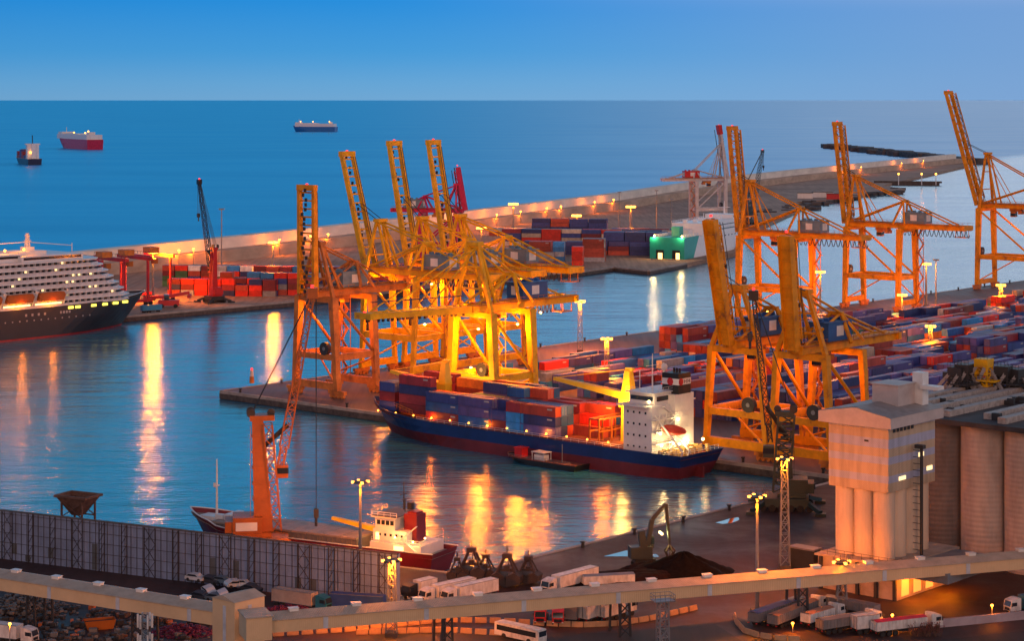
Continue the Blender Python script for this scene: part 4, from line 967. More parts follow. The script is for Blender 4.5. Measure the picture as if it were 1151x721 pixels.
# outer port yard
def pile(px, py, nx, ny, h, pal, L=12.2, where='', rot=None, hv=1, lab=None):
    o = P(px, py); rot = R(31) if rot is None else rot; d = V((cos(rot), sin(rot), 0)); n = V((-d.y, d.x, 0))
    for i in range(nx):
        for j in range(ny):
            hh = max(1, h-random.choice([0]*3+[1]*hv)) if hv else h
            for k in range(hh):
                c = random.choice(pal); p = o+d*(i*(L+.5))+n*(j*2.7); p.z = DZ+k*(CHt+.02)
                cont(p, rot, L, c, '%s tier, %s along, %s row, %s' % ('top' if k == hh-1 else TIERN[k], ordn(i), ORD[j] if j < 20 else 'last', where), 'containers on the outer quay',
                     (2.4 if k == hh-1 else 0)+(4 if j == 0 else 0))
mix1 = ['bright red', 'rust red', 'navy blue', 'bright blue', 'green', 'white', 'maroon']
QR = -R(8)
pile(196, 332, 8, 2, 3, ['rust red', 'bright red', 'navy blue', 'maroon', 'grey'], 6.1, where='quayside pile by red crane', rot=QR)
pile(255, 331, 10, 2, 4, ['bright blue', 'bright red', 'maroon', 'rust red', 'grey', 'navy blue'], 6.1, where='pile behind the red crane', rot=QR)
pile(190, 322, 17, 3, 4, mix1, 6.1, where='long breakwater pile', rot=QR)
pile(200, 314, 10, 2, 2, mix1, where='back breakwater pile', rot=QR)
pile(345, 326, 5, 3, 3, ['bright red', 'navy blue', 'maroon'], where='pile behind the mole tip crane', rot=QR)
pile(430, 315, 6, 4, 3, ['maroon', 'navy blue', 'bright red', 'grey'], where='pile behind the yellow cranes', rot=QR)
pile(560, 299, 3, 3, 3, ['rust red', 'navy blue', 'bright red', 'grey'], where='pile beside the crane cables', rot=QR)
pile(607, 298, 1, 4, 5, ['rust red', 'bright red', 'rust red'], where='tall red pile at the basin edge', rot=R(-8), hv=0)
pile(628, 299, 1, 3, 5, ['bright blue', 'grey', 'bright blue'], 6.1, where='blue and grey pile at the basin edge', rot=R(-8), hv=0)
pile(649, 298.5, 1, 3, 4, ['bright red'], 6.1, where='bright red pile at the basin edge', rot=R(-8), hv=0)
pile(667, 294.5, 1, 4, 5, ['rust red', 'rust red', 'grey'], where='rusty pile at the basin edge', rot=R(-8), hv=0)
pile(690, 285.5, 3, 5, 5, ['navy blue', 'navy blue', 'navy blue'], where='tall navy pile', rot=R(-8), hv=0)
pile(600, 286, 8, 3, 3, ['maroon', 'navy blue', 'purple blue', 'rust red'], where='middle outer pile', rot=R(-8))
pile(575, 276, 9, 3, 4, ['bright red', 'navy blue', 'maroon', 'pale beige', 'navy blue'], where='upper outer pile', rot=R(-8))
pile(608, 268, 4, 3, 5, ['navy blue', 'navy blue', 'rust red'], where='back pile by breakwater', rot=R(-8))
pile(698, 270, 5, 3, 3, ['navy blue', 'purple blue', 'rust red', 'teal'], where='pile behind the navy wall', rot=R(-8))
pile(560, 265, 5, 2, 2, ['navy blue', 'rust red', 'grey'], where='farthest outer pile', rot=R(-8))
# nearest and most exposed ones are individual things; the rest is one mass
def score(c):
    p = c[0]; x, y = pix(p)
    if not (0 <= x <= 1151 and y < 721): return -1
    return c[6]*(c[2]**.5)/p.y
order = sorted(range(len(CL)), key=lambda i: -score(CL[i]))
NIND = 300; ind = set(order[:NIND]); used = {}; rest = {}
for i in sorted(ind, key=lambda i: CL[i][0].y):
    p, rot, L, c, wh, grp, sc_ = CL[i]
    o = bpy.data.objects.new('shipping_container', cont_mesh(L, c)); C.objects.link(o); o.location = p; o.rotation_euler = (0, 0, rot+(pi if random.random() < .5 else 0)+R(random.uniform(-.3, .3)))
    lab = '%s container, %s' % (('long ' if L > 8 else 'short ')+c, wh)
    w = lab.replace(',', '').split()
    lab = ' '.join(lab.split()) if len(w) <= 16 else ('%s container, %s' % (c, wh))
    if len(lab.split()) > 16: print('LONG', lab)
    tag(o, lab, 'container', grp)
for i in range(len(CL)):
    if i in ind: continue
    p, rot, L, c, wh, grp, sc_ = CL[i]
    mb = rest.setdefault(0, MB()); 
    if not hasattr(mb, 'cols'): mb.cols = []
    key = c+str(random.randint(0, 1))
    if key not in mb.cols: mb.cols.append(key)
    mb.m = mb.cols.index(key); cc_, ss_ = cos(rot), sin(rot)
    mb.box(p.x, p.y, p.z+CHt/2, L, CWd, CHt-.04, rot)
def cvar(key):
    c = key[:-1]; k = .75 if key[-1] == '0' else 1.2
    return mat('stacked_container_'+key.replace(' ', '_'), tuple(x*k for x in COLS[c]), .55, wear=.3, scale=.5)
if 0 in rest:
    o = rest[0].build('container_stacks', [cvar(k) for k in rest[0].cols]); tag(o, 'many smaller looking stacked containers filling the yards behind the nearer ones', 'containers', None, 'stuff')
print('containers', len(CL))

# ---------------------------------------------------------------- lamp masts
def lamp_mast(label, px, py, top, energy, lattice=False, col=SOD, gl=None, grp='tall lamp masts', head=6, single=False, z0=DZ):
    p = P(px, py, z0); h = zat(top, p.y)-z0; t = thing('lamp_mast', label, 'lamp mast', p, 0, grp)
    k = p.y/600; gl = gl or LAMPW
    MB().boxz(0, 0, 0, .8, 2.2, 2.2).build('base', QWALL, t)
    if lattice:
        m = MB(); m.lattice((0, 0, .8), (0, 0, h-.6), 1.9, 1.9, int(h/2.2), .13, .55); m.build('pole', GREYST if lattice == 1 else REDP, t)
    else: MB().tube((0, 0, .8), (0, 0, h-.5), .38*max(1, k), .2*max(1, k), 10).build('pole', GREYST, t)
    m = MB(); m.tube((0, 0, h-.55), (0, 0, h-.3), 1.5, n=14)
    for q in range(8): a = q*pi/4; m.beam((1.5*cos(a), 1.5*sin(a), h-.3), (1.5*cos(a), 1.5*sin(a), h+.6), .08)
    m.build('platform', DARK, t)
    for q in range(head):
        a = 2*pi*q/head+.3; x, y = 1.75*cos(a)*max(1, k*.7), 1.75*sin(a)*max(1, k*.7)
        MB().box(x*.85, y*.85, h-.35, .72*max(.75, k*1.05), .6*max(.75, k*1.05), .5*max(.75, k*1.05), a).build('lamp_head', gl, t)
    light((0, 0, h-1.5), energy, col, 1.3, t); return t
MASTS = [
 ('lamp mast with bright cluster above the red yard gantries by the cruise ship', 172, 338, 283, 120000, 0, SODY),
 ('lamp mast standing on the outer quay between red crane and the wide orange crane', 307, 322, 272, 70000, 0, SODY),
 ('lamp mast with green foot behind the outer yard containers, beside the crane cables', 577, 262, 229, 90000, 0, SOD),
 ('lamp mast behind the crane cables, just under the breakwater', 541, 275, 256, 60000, 0, SOD),
 ('lamp mast on the outer yard close in front of the breakwater wall', 648, 262, 242, 90000, 0, SOD),
 ('lamp mast above the navy container wall near the teal ship', 709, 264, 232, 90000, 0, SOD),
 ('lamp mast at the far quay edge under the lowered end of the yellow cranes', 652, 396, 338, 110000, 1, SOD),
 ('lattice lamp mast rising from the blue containers behind the ship deck crane', 682, 432, 380, 90000, 1, SOD),
 ('lamp mast in front of the basin between two far quay cranes', 922, 370, 305, 52000, 0, SOD),
 ('lamp mast seen between the legs of the first far quay crane', 862, 376, 350, 52000, 0, SOD),
 ('lamp mast by the feet of the second far quay crane', 1014, 360, 331, 60000, 0, SOD),
 ('lamp mast pair member with lit head near the far quay', 1041, 345, 296, 52000, 0, SOD),
 ('lattice lamp mast beside the tallest crane foot', 1125, 352, 320, 60000, 1, SOD),
 ('lattice lamp mast in the middle of the yard above the silo roof machinery', 1107, 408, 378, 75000, 1, SOD),
 ('red lattice lamp mast behind the flat boomed orange crane', 931, 448, 382, 50000, 2, SOD),
 ('lattice lamp mast rising through the wide yard, glowing orange near the silo edge', 1046, 398, 366, 30000, 1, SOD),
 ('slim lamp mast standing behind the framed wall beside the coaster wheelhouse', 405, 640, 540, 30000, 0, SOD),
 ('tall slim lamp mast with star bright head behind the conveyor and the coal heap', 851, 690, 556, 36000, 0, SOD),
 ('thin lattice lamp mast between the silo tower and the green crane', 882, 640, 514, 26000, 1, SOD),
 ('lattice lamp mast in front of the conveyor near the end of the framed wall', 440, 716, 628, 42000, 1, SOD),
 ('lattice lamp mast in front of the silo tower columns', 946, 690, 630, 90000, 1, SOD),
]
for lab, px, py, top, e, lt, col in MASTS: lamp_mast(lab, px, py, top, e*LE*(1.0 if px > 670 and py < 500 and py > 340 else 1), lt, col, head=4 if py > 600 else 6)
for px, py, top in ((1052, 345, 292), (249, 322, 235), (696, 266, 216), (738, 262, 214), (755, 268, 224)):
    p = P(px, py); h = zat(top, p.y)-DZ; t = thing('unlit_mast', {1052: 'unlit slim mast beside the lit far quay lamp', 249: 'thin tall reddish mast behind the red harbour crane', 696: 'unlit slim mast above the outer yard beside a lit one', 738: 'unlit pale mast before the breakwater, left of the grey crane', 755: 'unlit mast close to the grey crane'}[px], 'mast', p, 0, 'unlit slim masts')
    MB().tube((0, 0, 0), (0, 0, h), .42, .2, 8).build('pole', GREYST, t); MB().boxz(0, 0, h-.4, h+.2, 2.4, 2.4).build('platform', GREYST, t)
# small lamps on the breakwater parapet
for i, (px, py) in enumerate([(203, 297), (218, 296), (240, 294), (316, 287), (352, 283), (372, 281), (520, 260), (560, 256), (585, 252), (615, 247), (632, 246), (668, 240), (690, 237), (1012, 199), (1037, 197), (948, 200), (968, 200.5)]):
    best = None
    for a, b in zip(BW, BW[1:]):
        for q in range(41):
            c = a.lerp(b, q/40)
            if best is None or abs(pix(c)[0]-px) < best[0]: best = (abs(pix(c)[0]-px), c)
    c = best[1]; t = thing('breakwater_lamp', 'small warm lamp standing along the foot of the breakwater wall', 'lamp', (c.x, c.y-1.5, DZ), 0, 'small lamps along the breakwater')
    MB().tube((0, 0, 0), (0, 0, 9), .22, .15, 6).build('pole', GREYST, t); MB().blob((0, 0, 9.3), .7, .7, .5).build('lamp_head', LAMPW, t); light((0, -1.5, 8.6), 9000*LE, SOD, .8, t)
# ---------------------------------------------------------------- grain silo tower and silos
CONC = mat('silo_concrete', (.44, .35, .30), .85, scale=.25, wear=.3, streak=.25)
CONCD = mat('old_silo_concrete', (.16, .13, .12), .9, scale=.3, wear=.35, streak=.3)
def band_mat():
    m = bpy.data.materials.new('banded_cladding'); m.use_nodes = True; t = m.node_tree; b = t.nodes['Principled BSDF']; L = t.links.new
    c = t.nodes.new('ShaderNodeTexCoord'); s = t.nodes.new('ShaderNodeSeparateXYZ'); L(c.outputs['Object'], s.inputs[0])
    mr = t.nodes.new('ShaderNodeMapRange'); mr.inputs['From Min'].default_value = 12.8; mr.inputs['From Max'].default_value = 25.2; L(s.outputs[2], mr.inputs['Value'])
    A, B = (.56, .42, .28), (.44, .46, .60)
    r = ramp(t, [(0, A), (.14, B), (.25, A), (.42, B), (.53, A), (.66, B), (.80, A), (.93, B), (.97, A)], 'CONSTANT'); L(mr.outputs[0], r.inputs[0])
    n = t.nodes.new('ShaderNodeTexNoise'); n.inputs['Scale'].default_value = .8; n.inputs['Detail'].default_value = 8; mp = t.nodes.new('ShaderNodeMapping'); mp.inputs['Scale'].default_value = (1, 1, .15); L(c.outputs['Object'], mp.inputs[0]); L(mp.outputs[0], n.inputs[0])
    r2 = ramp(t, [(.3, (.72, .72, .72)), (.6, (1, 1, 1))]); L(n.outputs[0], r2.inputs[0])
    mx = t.nodes.new('ShaderNodeMix'); mx.data_type = 'RGBA'; mx.blend_type = 'MULTIPLY'; mx.inputs[0].default_value = 1; L(r.outputs[0], mx.inputs[6]); L(r2.outputs[0], mx.inputs[7]); L(mx.outputs[2], b.inputs['Base Color'])
    w = t.nodes.new('ShaderNodeTexWave'); w.bands_direction = 'DIAGONAL'; w.inputs['Scale'].default_value = 1.3; L(c.outputs['Object'], w.inputs[0])
    bp = t.nodes.new('ShaderNodeBump'); bp.inputs['Strength'].default_value = .25; bp.inputs['Distance'].default_value = .1; L(w.outputs['Fac'], bp.inputs['Height']); L(bp.outputs[0], b.inputs['Normal'])
    b.inputs['Roughness'].default_value = .6; return m
K = P(998, 632, 9.0)                     # near corner; local x runs along VV away to the back-left (negative), y along U
si = thing('silo_tower', 'tall pale grain tower with lilac banded top standing on fused white cylinders', 'silo tower', (K.x, K.y, 9.0), ang(VV))
wx, wy = 12.4, 16.4
m = MB()
for i in range(3): m.tube((-2.1-4.1*i, 2.1, 0), (-2.1-4.1*i, 2.1, 13.2), 2.05, n=24)
for j in range(1, 4): m.tube((-2.1, 2.1+4.1*j, 0), (-2.1, 2.1+4.1*j, 13.2), 2.05, n=24)
m.boxz(-wx/2, wy/2, 0, 13.1, wx-4.5, wy-4.5); m.build('cylinder', mat('pale_render', (.66, .50, .36), .8, wear=.15, scale=.3, streak=.3), si, smooth=False)
m = MB().boxz(-wx/2, wy/2, 12.8, 25.2, wx+.6, wy+.6); m.build('headhouse', band_mat(), si)
ROOFM = mat('grey_sheet_roof', (.30, .27, .25), .6, wear=.25, scale=.6); FAS = mat('fascia_pale', (.52, .45, .42), .6, wear=.15)
m = MB(); X0, X1, Y0, Y1 = -wx-1.9, 1.5, -1.5, wy+1.5; mx_ = (Y0+Y1)/2
m.m = 1; m.add([(X0, Y0, 24.9), (X1, Y0, 24.9), (X1, Y1, 24.9), (X0, Y1, 24.9), (X0, Y0, 26.9), (X1, Y0, 26.9), (X1, Y1, 26.9), (X0, Y1, 26.9)], [(3, 2, 1, 0), (0, 1, 5, 4), (1, 2, 6, 5), (2, 3, 7, 6), (3, 0, 4, 7)])
cxm = (X0+X1)/2; m.m = 1; m.add([(X0, Y0, 26.9), (X1, Y0, 26.9), (cxm, Y0, 28.3), (X0, Y1, 26.9), (X1, Y1, 26.9), (cxm, Y1, 28.3)], [(0, 1, 2), (5, 4, 3)])
m.m = 0; m.add([(X0-.1, Y0-.1, 26.93), (cxm, Y0-.1, 28.4), (cxm, Y1+.1, 28.4), (X0-.1, Y1+.1, 26.93)], [(0, 1, 2, 3)]); m.add([(cxm, Y0-.1, 28.4), (X1+.1, Y0-.1, 26.93), (X1+.1, Y1+.1, 26.93), (cxm, Y1+.1, 28.4)], [(0, 1, 2, 3)])
m.build('roof', [ROOFM, FAS], si)
m = MB().boxz(-5.4, 11.0, 27, 31.6, 5.6, 6.2).boxz(-5.4, 11.0, 31.6, 31.8, 6.1, 6.7); m.build('rooftop_house', FAS, si)
m = MB(); m.boxz(-2.2, 15.6, 27, 33.6, 2.2, 2.2); m.boxz(.6, 15.0, 30.6, 31.3, 4, 2.2); m.build('vent_duct', WHITE, si)
m = MB()
for k in range(6): m.box(.34, 1.7+k*1.3, 24.2, .1, .9, .7)
m.box(-4.4, -.34, 22.1, .9, .1, .35); m.build_each('louvre', BLACK, si)
m = MB(); m.box(.35, 11.5, 18.6, .1, 1.9, .8); m.box(.35, 14.6, 15.6, .1, 2.0, .8); m.box(.35, 4.6, 15.0, .1, 2.4, .7); m.build_each('lit_window', LITWINW, si)
m = MB(); m.tube((2.1, 8.6, 0), (2.1, 8.6, 20.6), .32); m.boxz(1.8, 8.6, 20.2, 20.9, 1.8, 1.1)
for k in range(16): m.beam((.3, 8.6, 1+k*1.25), (2, 8.6, 1+k*1.25), .1)
m.build('downpipe', DARK, si)
# base building that the tower stands on, with a loading canopy
bb = thing('base_building', 'low warehouse under the silo tower with orange lit wall, pillars and loading bays', 'building', (K.x, K.y, DZ), ang(VV))
m = MB(); m.boxz(-5.5, 9, 0, 6.1, 17, 22); m.boxz(-5.5, 9, 6.1, 6.5, 18, 23); m.build('wall', mat('pale_wall', (.42, .32, .25), .8, wear=.3, scale=.3), bb)
m = MB()
for k in range(5): m.boxz(-13.2+k*4.0, -2.3, 0, 6.0, .6, .5)
m.boxz(-5.5, -2.2, 3.6, 4.0, 17, .3); m.build('pillar', DARK, bb)
m = MB()
for k in range(3): m.box(3.06, 1+k*4.4, 2.1, .1, 2.6, 3.2)
m.build_each('bay_opening', BAYGLOW, bb)
m = MB(); m.boxz(8.1, 9, 4.4, 6.3, 10, 20); m.build('canopy', GREYST, bb)
m = MB(); railing(m, [(-13.8, -2, 6.5), (3, -2, 6.5), (3, 0, 6.5)], 1.1, 1.8, .05); m.build('railing', DARK, bb)
light((6, 1, 3.8), 2200, SOD, .4, bb); light((6, 11, 3.8), 1800, SOD, .4, bb)
# silos
YS = 417.0; C2 = V(((1108-CX)*YS/FL, YS, 0)); ss = []
wave_bump(CONC, .32, 'Z', .12, .5); wave_bump(CONCD, .32, 'Z', .12, .5)
sg = thing('silo_block', 'block of tall fused dark concrete grain silos with flat roof behind the pale tower', 'silos', (C2.x, C2.y, DZ), ang(VV))
for j in range(4):
    for i in range(-2, 4):
        m = MB().tube((i*9.6, j*9.6, 0), (i*9.6, j*9.6, 28), 4.9, n=40)
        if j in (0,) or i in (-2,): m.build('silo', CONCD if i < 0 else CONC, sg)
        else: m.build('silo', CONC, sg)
m = MB().boxz(4.8, 18, 27.9, 28.9, 59, 50); m.build('roof_slab', mat('dark_roof_felt', (.06, .05, .05), .9, wear=.5, scale=.2), sg)
m = MB()
for k, x in enumerate((-22, -17.5, -12.5, -7, 1, 6, 14, 22)): m.boxz(x, 18+random.uniform(-2, 2), 28.9, 30.1, 1.8, 44-random.uniform(0, 8)); 
m.build('roof_strip', mat('pale_roof_strip', (.40, .34, .30), .7, wear=.4, scale=1.2), sg)
m = MB(); random.seed(4)
for k in range(60): m.boxz(random.uniform(-24, 33), random.uniform(-5, 40), 28.9, 28.9+random.uniform(.4, 1.5), random.uniform(.5, 2), random.uniform(.5, 1.5))
m.build_each('roof_box', DARK, sg); m = MB(); m.beam((-20, 42, 31), (36, 42, 31), 2.4, 1.6); m.beam((-20, 42, 33), (36, 42, 33), .15)
for k in range(20): m.beam((-20+k*2.9, 42, 29), (-20+k*2.9, 42, 33), .18)
m.build('roof_conveyor', DARK, sg)
def dist_tower(px, lab, h=9, c=DARK):
    Y = 455; x = (px-CX)*Y/FL; t = thing('elevator_head', lab, 'machinery', (x, Y, 31.4), ang(VV)+random.uniform(-.2, .2), 'dark elevator heads on the silo roof')
    m = MB(); m.lattice((0, 0, 0), (0, 0, h), 2.6, 2.6, 4, .28); m.boxz(0, 0, h, h+1.8, 3.2, 3.2); m.boxz(1, 0, h*.45, h*.45+.3, 5, 4.4); m.boxz(-2, 0, h*.7, h*.7+1.6, 2.2, 1.6); m.build('frame', c, t)
    m = MB(); m.beam((-.5, -1, h+1.2), (-4.6, -2, 0), .7); m.beam((1.2, -1, h+1), (-1.6, -2.2, 0), .7); m.beam((.5, 1, h), (4.5, 0, .3), .6); m.build('chute', mat('chute_grey', (.3, .28, .28), .5), t)
    m = MB(); railing(m, [(-1.8, -2.2, h*.45+.3), (3.4, -2.2, h*.45+.3)], 1, .8, .06); railing(m, [(-1.6, -1.6, h+1.8), (1.6, -1.6, h+1.8)], 1, .8, .06); m.build('railing', DARK, t)
    return t
dist_tower(1076, 'dark elevator head with two pale chutes, nearest to the tower on the silo roof', 3.6); dist_tower(1084, 'dark elevator head close beside another on the silo roof', 4.2)
dist_tower(1106, 'yellow framed elevator head with white chute on the silo roof', 5.4, YELLOW); dist_tower(1128, 'dark elevator head with pale chutes at the picture edge side of the silo roof', 3.8); dist_tower(1142, 'low dark elevator head by the end of the silo roof', 3.2)

# ---------------------------------------------------------------- conveyor gallery
GAL = mat('gallery_cladding', (.70, .50, .29), .7, wear=.12, scale=.2); GRF = mat('gallery_roof', (.48, .38, .28), .7, wear=.2, scale=.4); STRIP = mat('pale_strip', (.52, .56, .62), .5)
wave_bump(GRF, 1.1, 'X', .08, .6); wave_bump(GAL, .9, 'X', .05, .5)
gz = 10.5
cg = thing('conveyor_gallery', 'long raised beige conveyor gallery with white roof hatches bending at a square tower', 'conveyor gallery', (0, 0, 0))
def span(a, b, h, w, nstrip, seg, skip=0, trest=()):
    d = (b-a); L_ = d.length; d.normalize(); n = V((-d.y, d.x, 0)); rot = ang(d)
    e = MB(); e.boxz(L_/2, w/2, gz-h, gz, L_, w); e.build('gallery_body', GAL, cg, a*1-V((0, 0, a.z)), rot)
    e = MB(); ov = .25
    e.add([(-.2, -ov, gz+.02), (L_+.2, -ov, gz+.02), (L_+.2, w/2, gz+.75), (-.2, w/2, gz+.75), (L_+.2, w+ov, gz+.02), (-.2, w+ov, gz+.02), (-.2, -ov, gz-.12), (L_+.2, -ov, gz-.12)], [(0, 1, 2, 3), (3, 2, 4, 5), (6, 7, 1, 0)])
    e.build('gallery_roof', GRF, cg, a-V((0, 0, a.z)), rot)
    x = seg*.5
    while x < L_-2:
        MB().boxz(x, w*.5, gz+.6, gz+1.05, 1.5, 1.1).boxz(x, w*.5, gz+1.05, gz+1.13, 1.7, 1.3).build('roof_hatch', WHITE, cg, a-V((0, 0, a.z)), rot); x += seg
    x = seg*.95+skip
    while x < L_-2:
        MB().boxz(x, -.04, gz-h+.05, gz-.15, .8, .1).build('wall_strip', STRIP, cg, a-V((0, 0, a.z)), rot); x += seg*1.62
    for x in trest:
        m = MB()
        for s_ in (.4, w-.4): m.beam((x-1, s_, DZ), (x-.8, s_, gz-h), .35); m.beam((x+1, s_, DZ), (x+.8, s_, gz-h), .35)
        for k in range(3):
            z = DZ+k*(gz-h-DZ)/3; z2 = z+(gz-h-DZ)/3; m.beam((x-1, .4, z), (x+1, .4, z2), .18); m.beam((x+1, .4, z), (x-1, .4, z2), .18)
        m.build('trestle', DARK, cg, a-V((0, 0, a.z)), rot)
g0, g1 = P(-60, 640.5, gz), P(243, 688.5, gz); span(g0, g1, 2.3, 5.2, 0, 9.6, trest=(20, 44))
g2, g3 = P(298, 698.5, gz), P(1190, 624.5, gz); span(g2, g3, 2.1, 5.4, 0, 10.6, trest=(31, 60+3, 97))
tb = P(262, 692, gz); 
m = MB(); rot = ang(g3-g2); m.boxz(0, 0, 0, gz+.9, 5.6, 6.4)
tower = m.build('corner_tower', GAL, cg, (tb.x+.6, tb.y+2.2, DZ-.9), R(-42))
m = MB(); m.add([(-3, -3.4, gz+.9), (3, -3.4, gz+.9), (3, 3.4, gz+.9), (-3, 3.4, gz+.9), (0, -3.4, gz+1.7), (0, 3.4, gz+1.7)], [(0, 1, 4), (2, 3, 5), (1, 2, 5, 4), (3, 0, 4, 5), (0, 3, 2, 1)]); m.build('tower_roof', GRF, tower)
m = MB(); m.boxz(.3, -3.25, .5, gz, .7, .1); m.boxz(2.85, 0, .5, gz, .1, .7); m.build_each('wall_strip', STRIP, tower)
q = P(291, 697, gz+1); m = MB(); m.boxz(0, 2.6, gz-2.4, gz+1.3, 4.2, 5.8); m.build('link_box', GAL, cg, (q.x, q.y, 0), rot); 
m = MB(); m.boxz(0, 2.6, gz+1.3, gz+1.5, 4.6, 6.2); m.build('link_roof', GRF, cg, (q.x, q.y, 0), rot)

# ---------------------------------------------------------------- framed wall and hopper
wl0 = P(0, 629)-WW*55; wl0.z = DZ; WL = 55+91.5
fw = thing('framed_wall', 'long high grey clad wall on dark braced steel frames beside the basin', 'wall', wl0, ang(WW))
def clad_mat():
    m = mat('grey_blue_cladding', (.21, .27, .42), .6, wear=.3, scale=.3, streak=.4)
    return wave_bump(m, 1.2, 'X', .06, .5)
CLAD = clad_mat(); hw_ = 9.7
m = MB().boxz(WL/2, .5, .0, hw_, WL, .25); m.boxz(WL-.1, .9, 0, hw_, .25, 1.1); m.build('cladding', CLAD, fw)
m = MB().boxz(WL/2, .5, hw_, hw_+.18, WL+.3, .7); m.build('coping', QWALL, fw)
FR = mat('wall_frame_steel', (.045, .035, .035), .7)
m = MB(); x = .5
while x < WL: m.boxz(x, .31, 0, hw_, .07, .1); x += 1.42
for z in (1.4, 3.4, 5.4, 7.4, 9.2): m.boxz(WL/2, .24, z-.035, z+.035, WL, .06)
m.build('rail_grid', FR, fw)
x = 3.0; kx = 0; m = MB()
while x < WL:
    w_ = 2.6 if kx % 3 == 0 else 1.3
    for xx in (x, x+w_): m.beam((xx, -.05, 0), (xx, -.05, hw_), .15)
    nz = 3 if kx % 3 == 0 else 5
    for k in range(nz):
        z0, z1 = k*hw_/nz, (k+1)*hw_/nz; m.beam((x, -.05, z0), (x+w_, -.05, z1), .08)
        if kx % 3 == 0: m.beam((x+w_, -.05, z0), (x, -.05, z1), .08)
        else: z0 = z1
    x += w_+4.1; kx += 1
m.build('brace_frame', FR, fw)
m = MB(); random.seed(9)
for k in range(26): m.boxz(random.uniform(2, WL-3), .36, random.choice([.1, 1.4, 3.4]), random.choice([1.4, 3.4, 5.2]), 1.3, .06)
m.build('patched_sheet', mat('dark_patched_sheet', (.10, .11, .12), .6), fw)
hp_ = P(88, 598); ho = thing('hopper', 'rusty quayside hopper on braced legs showing above the framed wall', 'hopper', hp_, ang(WW))
RUSTY = mat('rusty_steel', (.13, .07, .05), .8, wear=.5, scale=.8)
m = MB(); zt = zat(557, hp_.y)-DZ; a = 4.0; b_ = 1.0; zb = zt-4.2
m.add([(-a, -a*.7, zt), (a, -a*.7, zt), (a, a*.7, zt), (-a, a*.7, zt), (-b_, -b_, zb), (b_, -b_, zb), (b_, b_, zb), (-b_, b_, zb)], [(0, 1, 5, 4), (1, 2, 6, 5), (2, 3, 7, 6), (3, 0, 4, 7), (4, 5, 6, 7)]); m.boxz(0, -a*.7, zt-.3, zt+.2, 2*a+.5, .4); m.boxz(0, a*.7, zt-.3, zt+.2, 2*a+.5, .4); m.boxz(-a, 0, zt-.3, zt+.2, .4, 1.4*a); m.boxz(a, 0, zt-.3, zt+.2, .4, 1.4*a); m.build('funnel', RUSTY, ho)
for sx in (-1, 1):
    for sy in (-1, 1): MB().boxz(sx*2.7, sy*2.2, 0, zt-.6, .35, .35).build('leg', RUSTY, ho)
m = MB()
for sy in (-1, 1): m.beam((-2.7, sy*2.2, zt-4.4), (2.7, sy*2.2, zt-1.2), .18); m.beam((2.7, sy*2.2, zt-4.4), (-2.7, sy*2.2, zt-1.2), .18); m.beam((-2.7, sy*2.2, zt-4.4), (2.7, sy*2.2, zt-4.4), .25)
m.build('brace', RUSTY, ho)

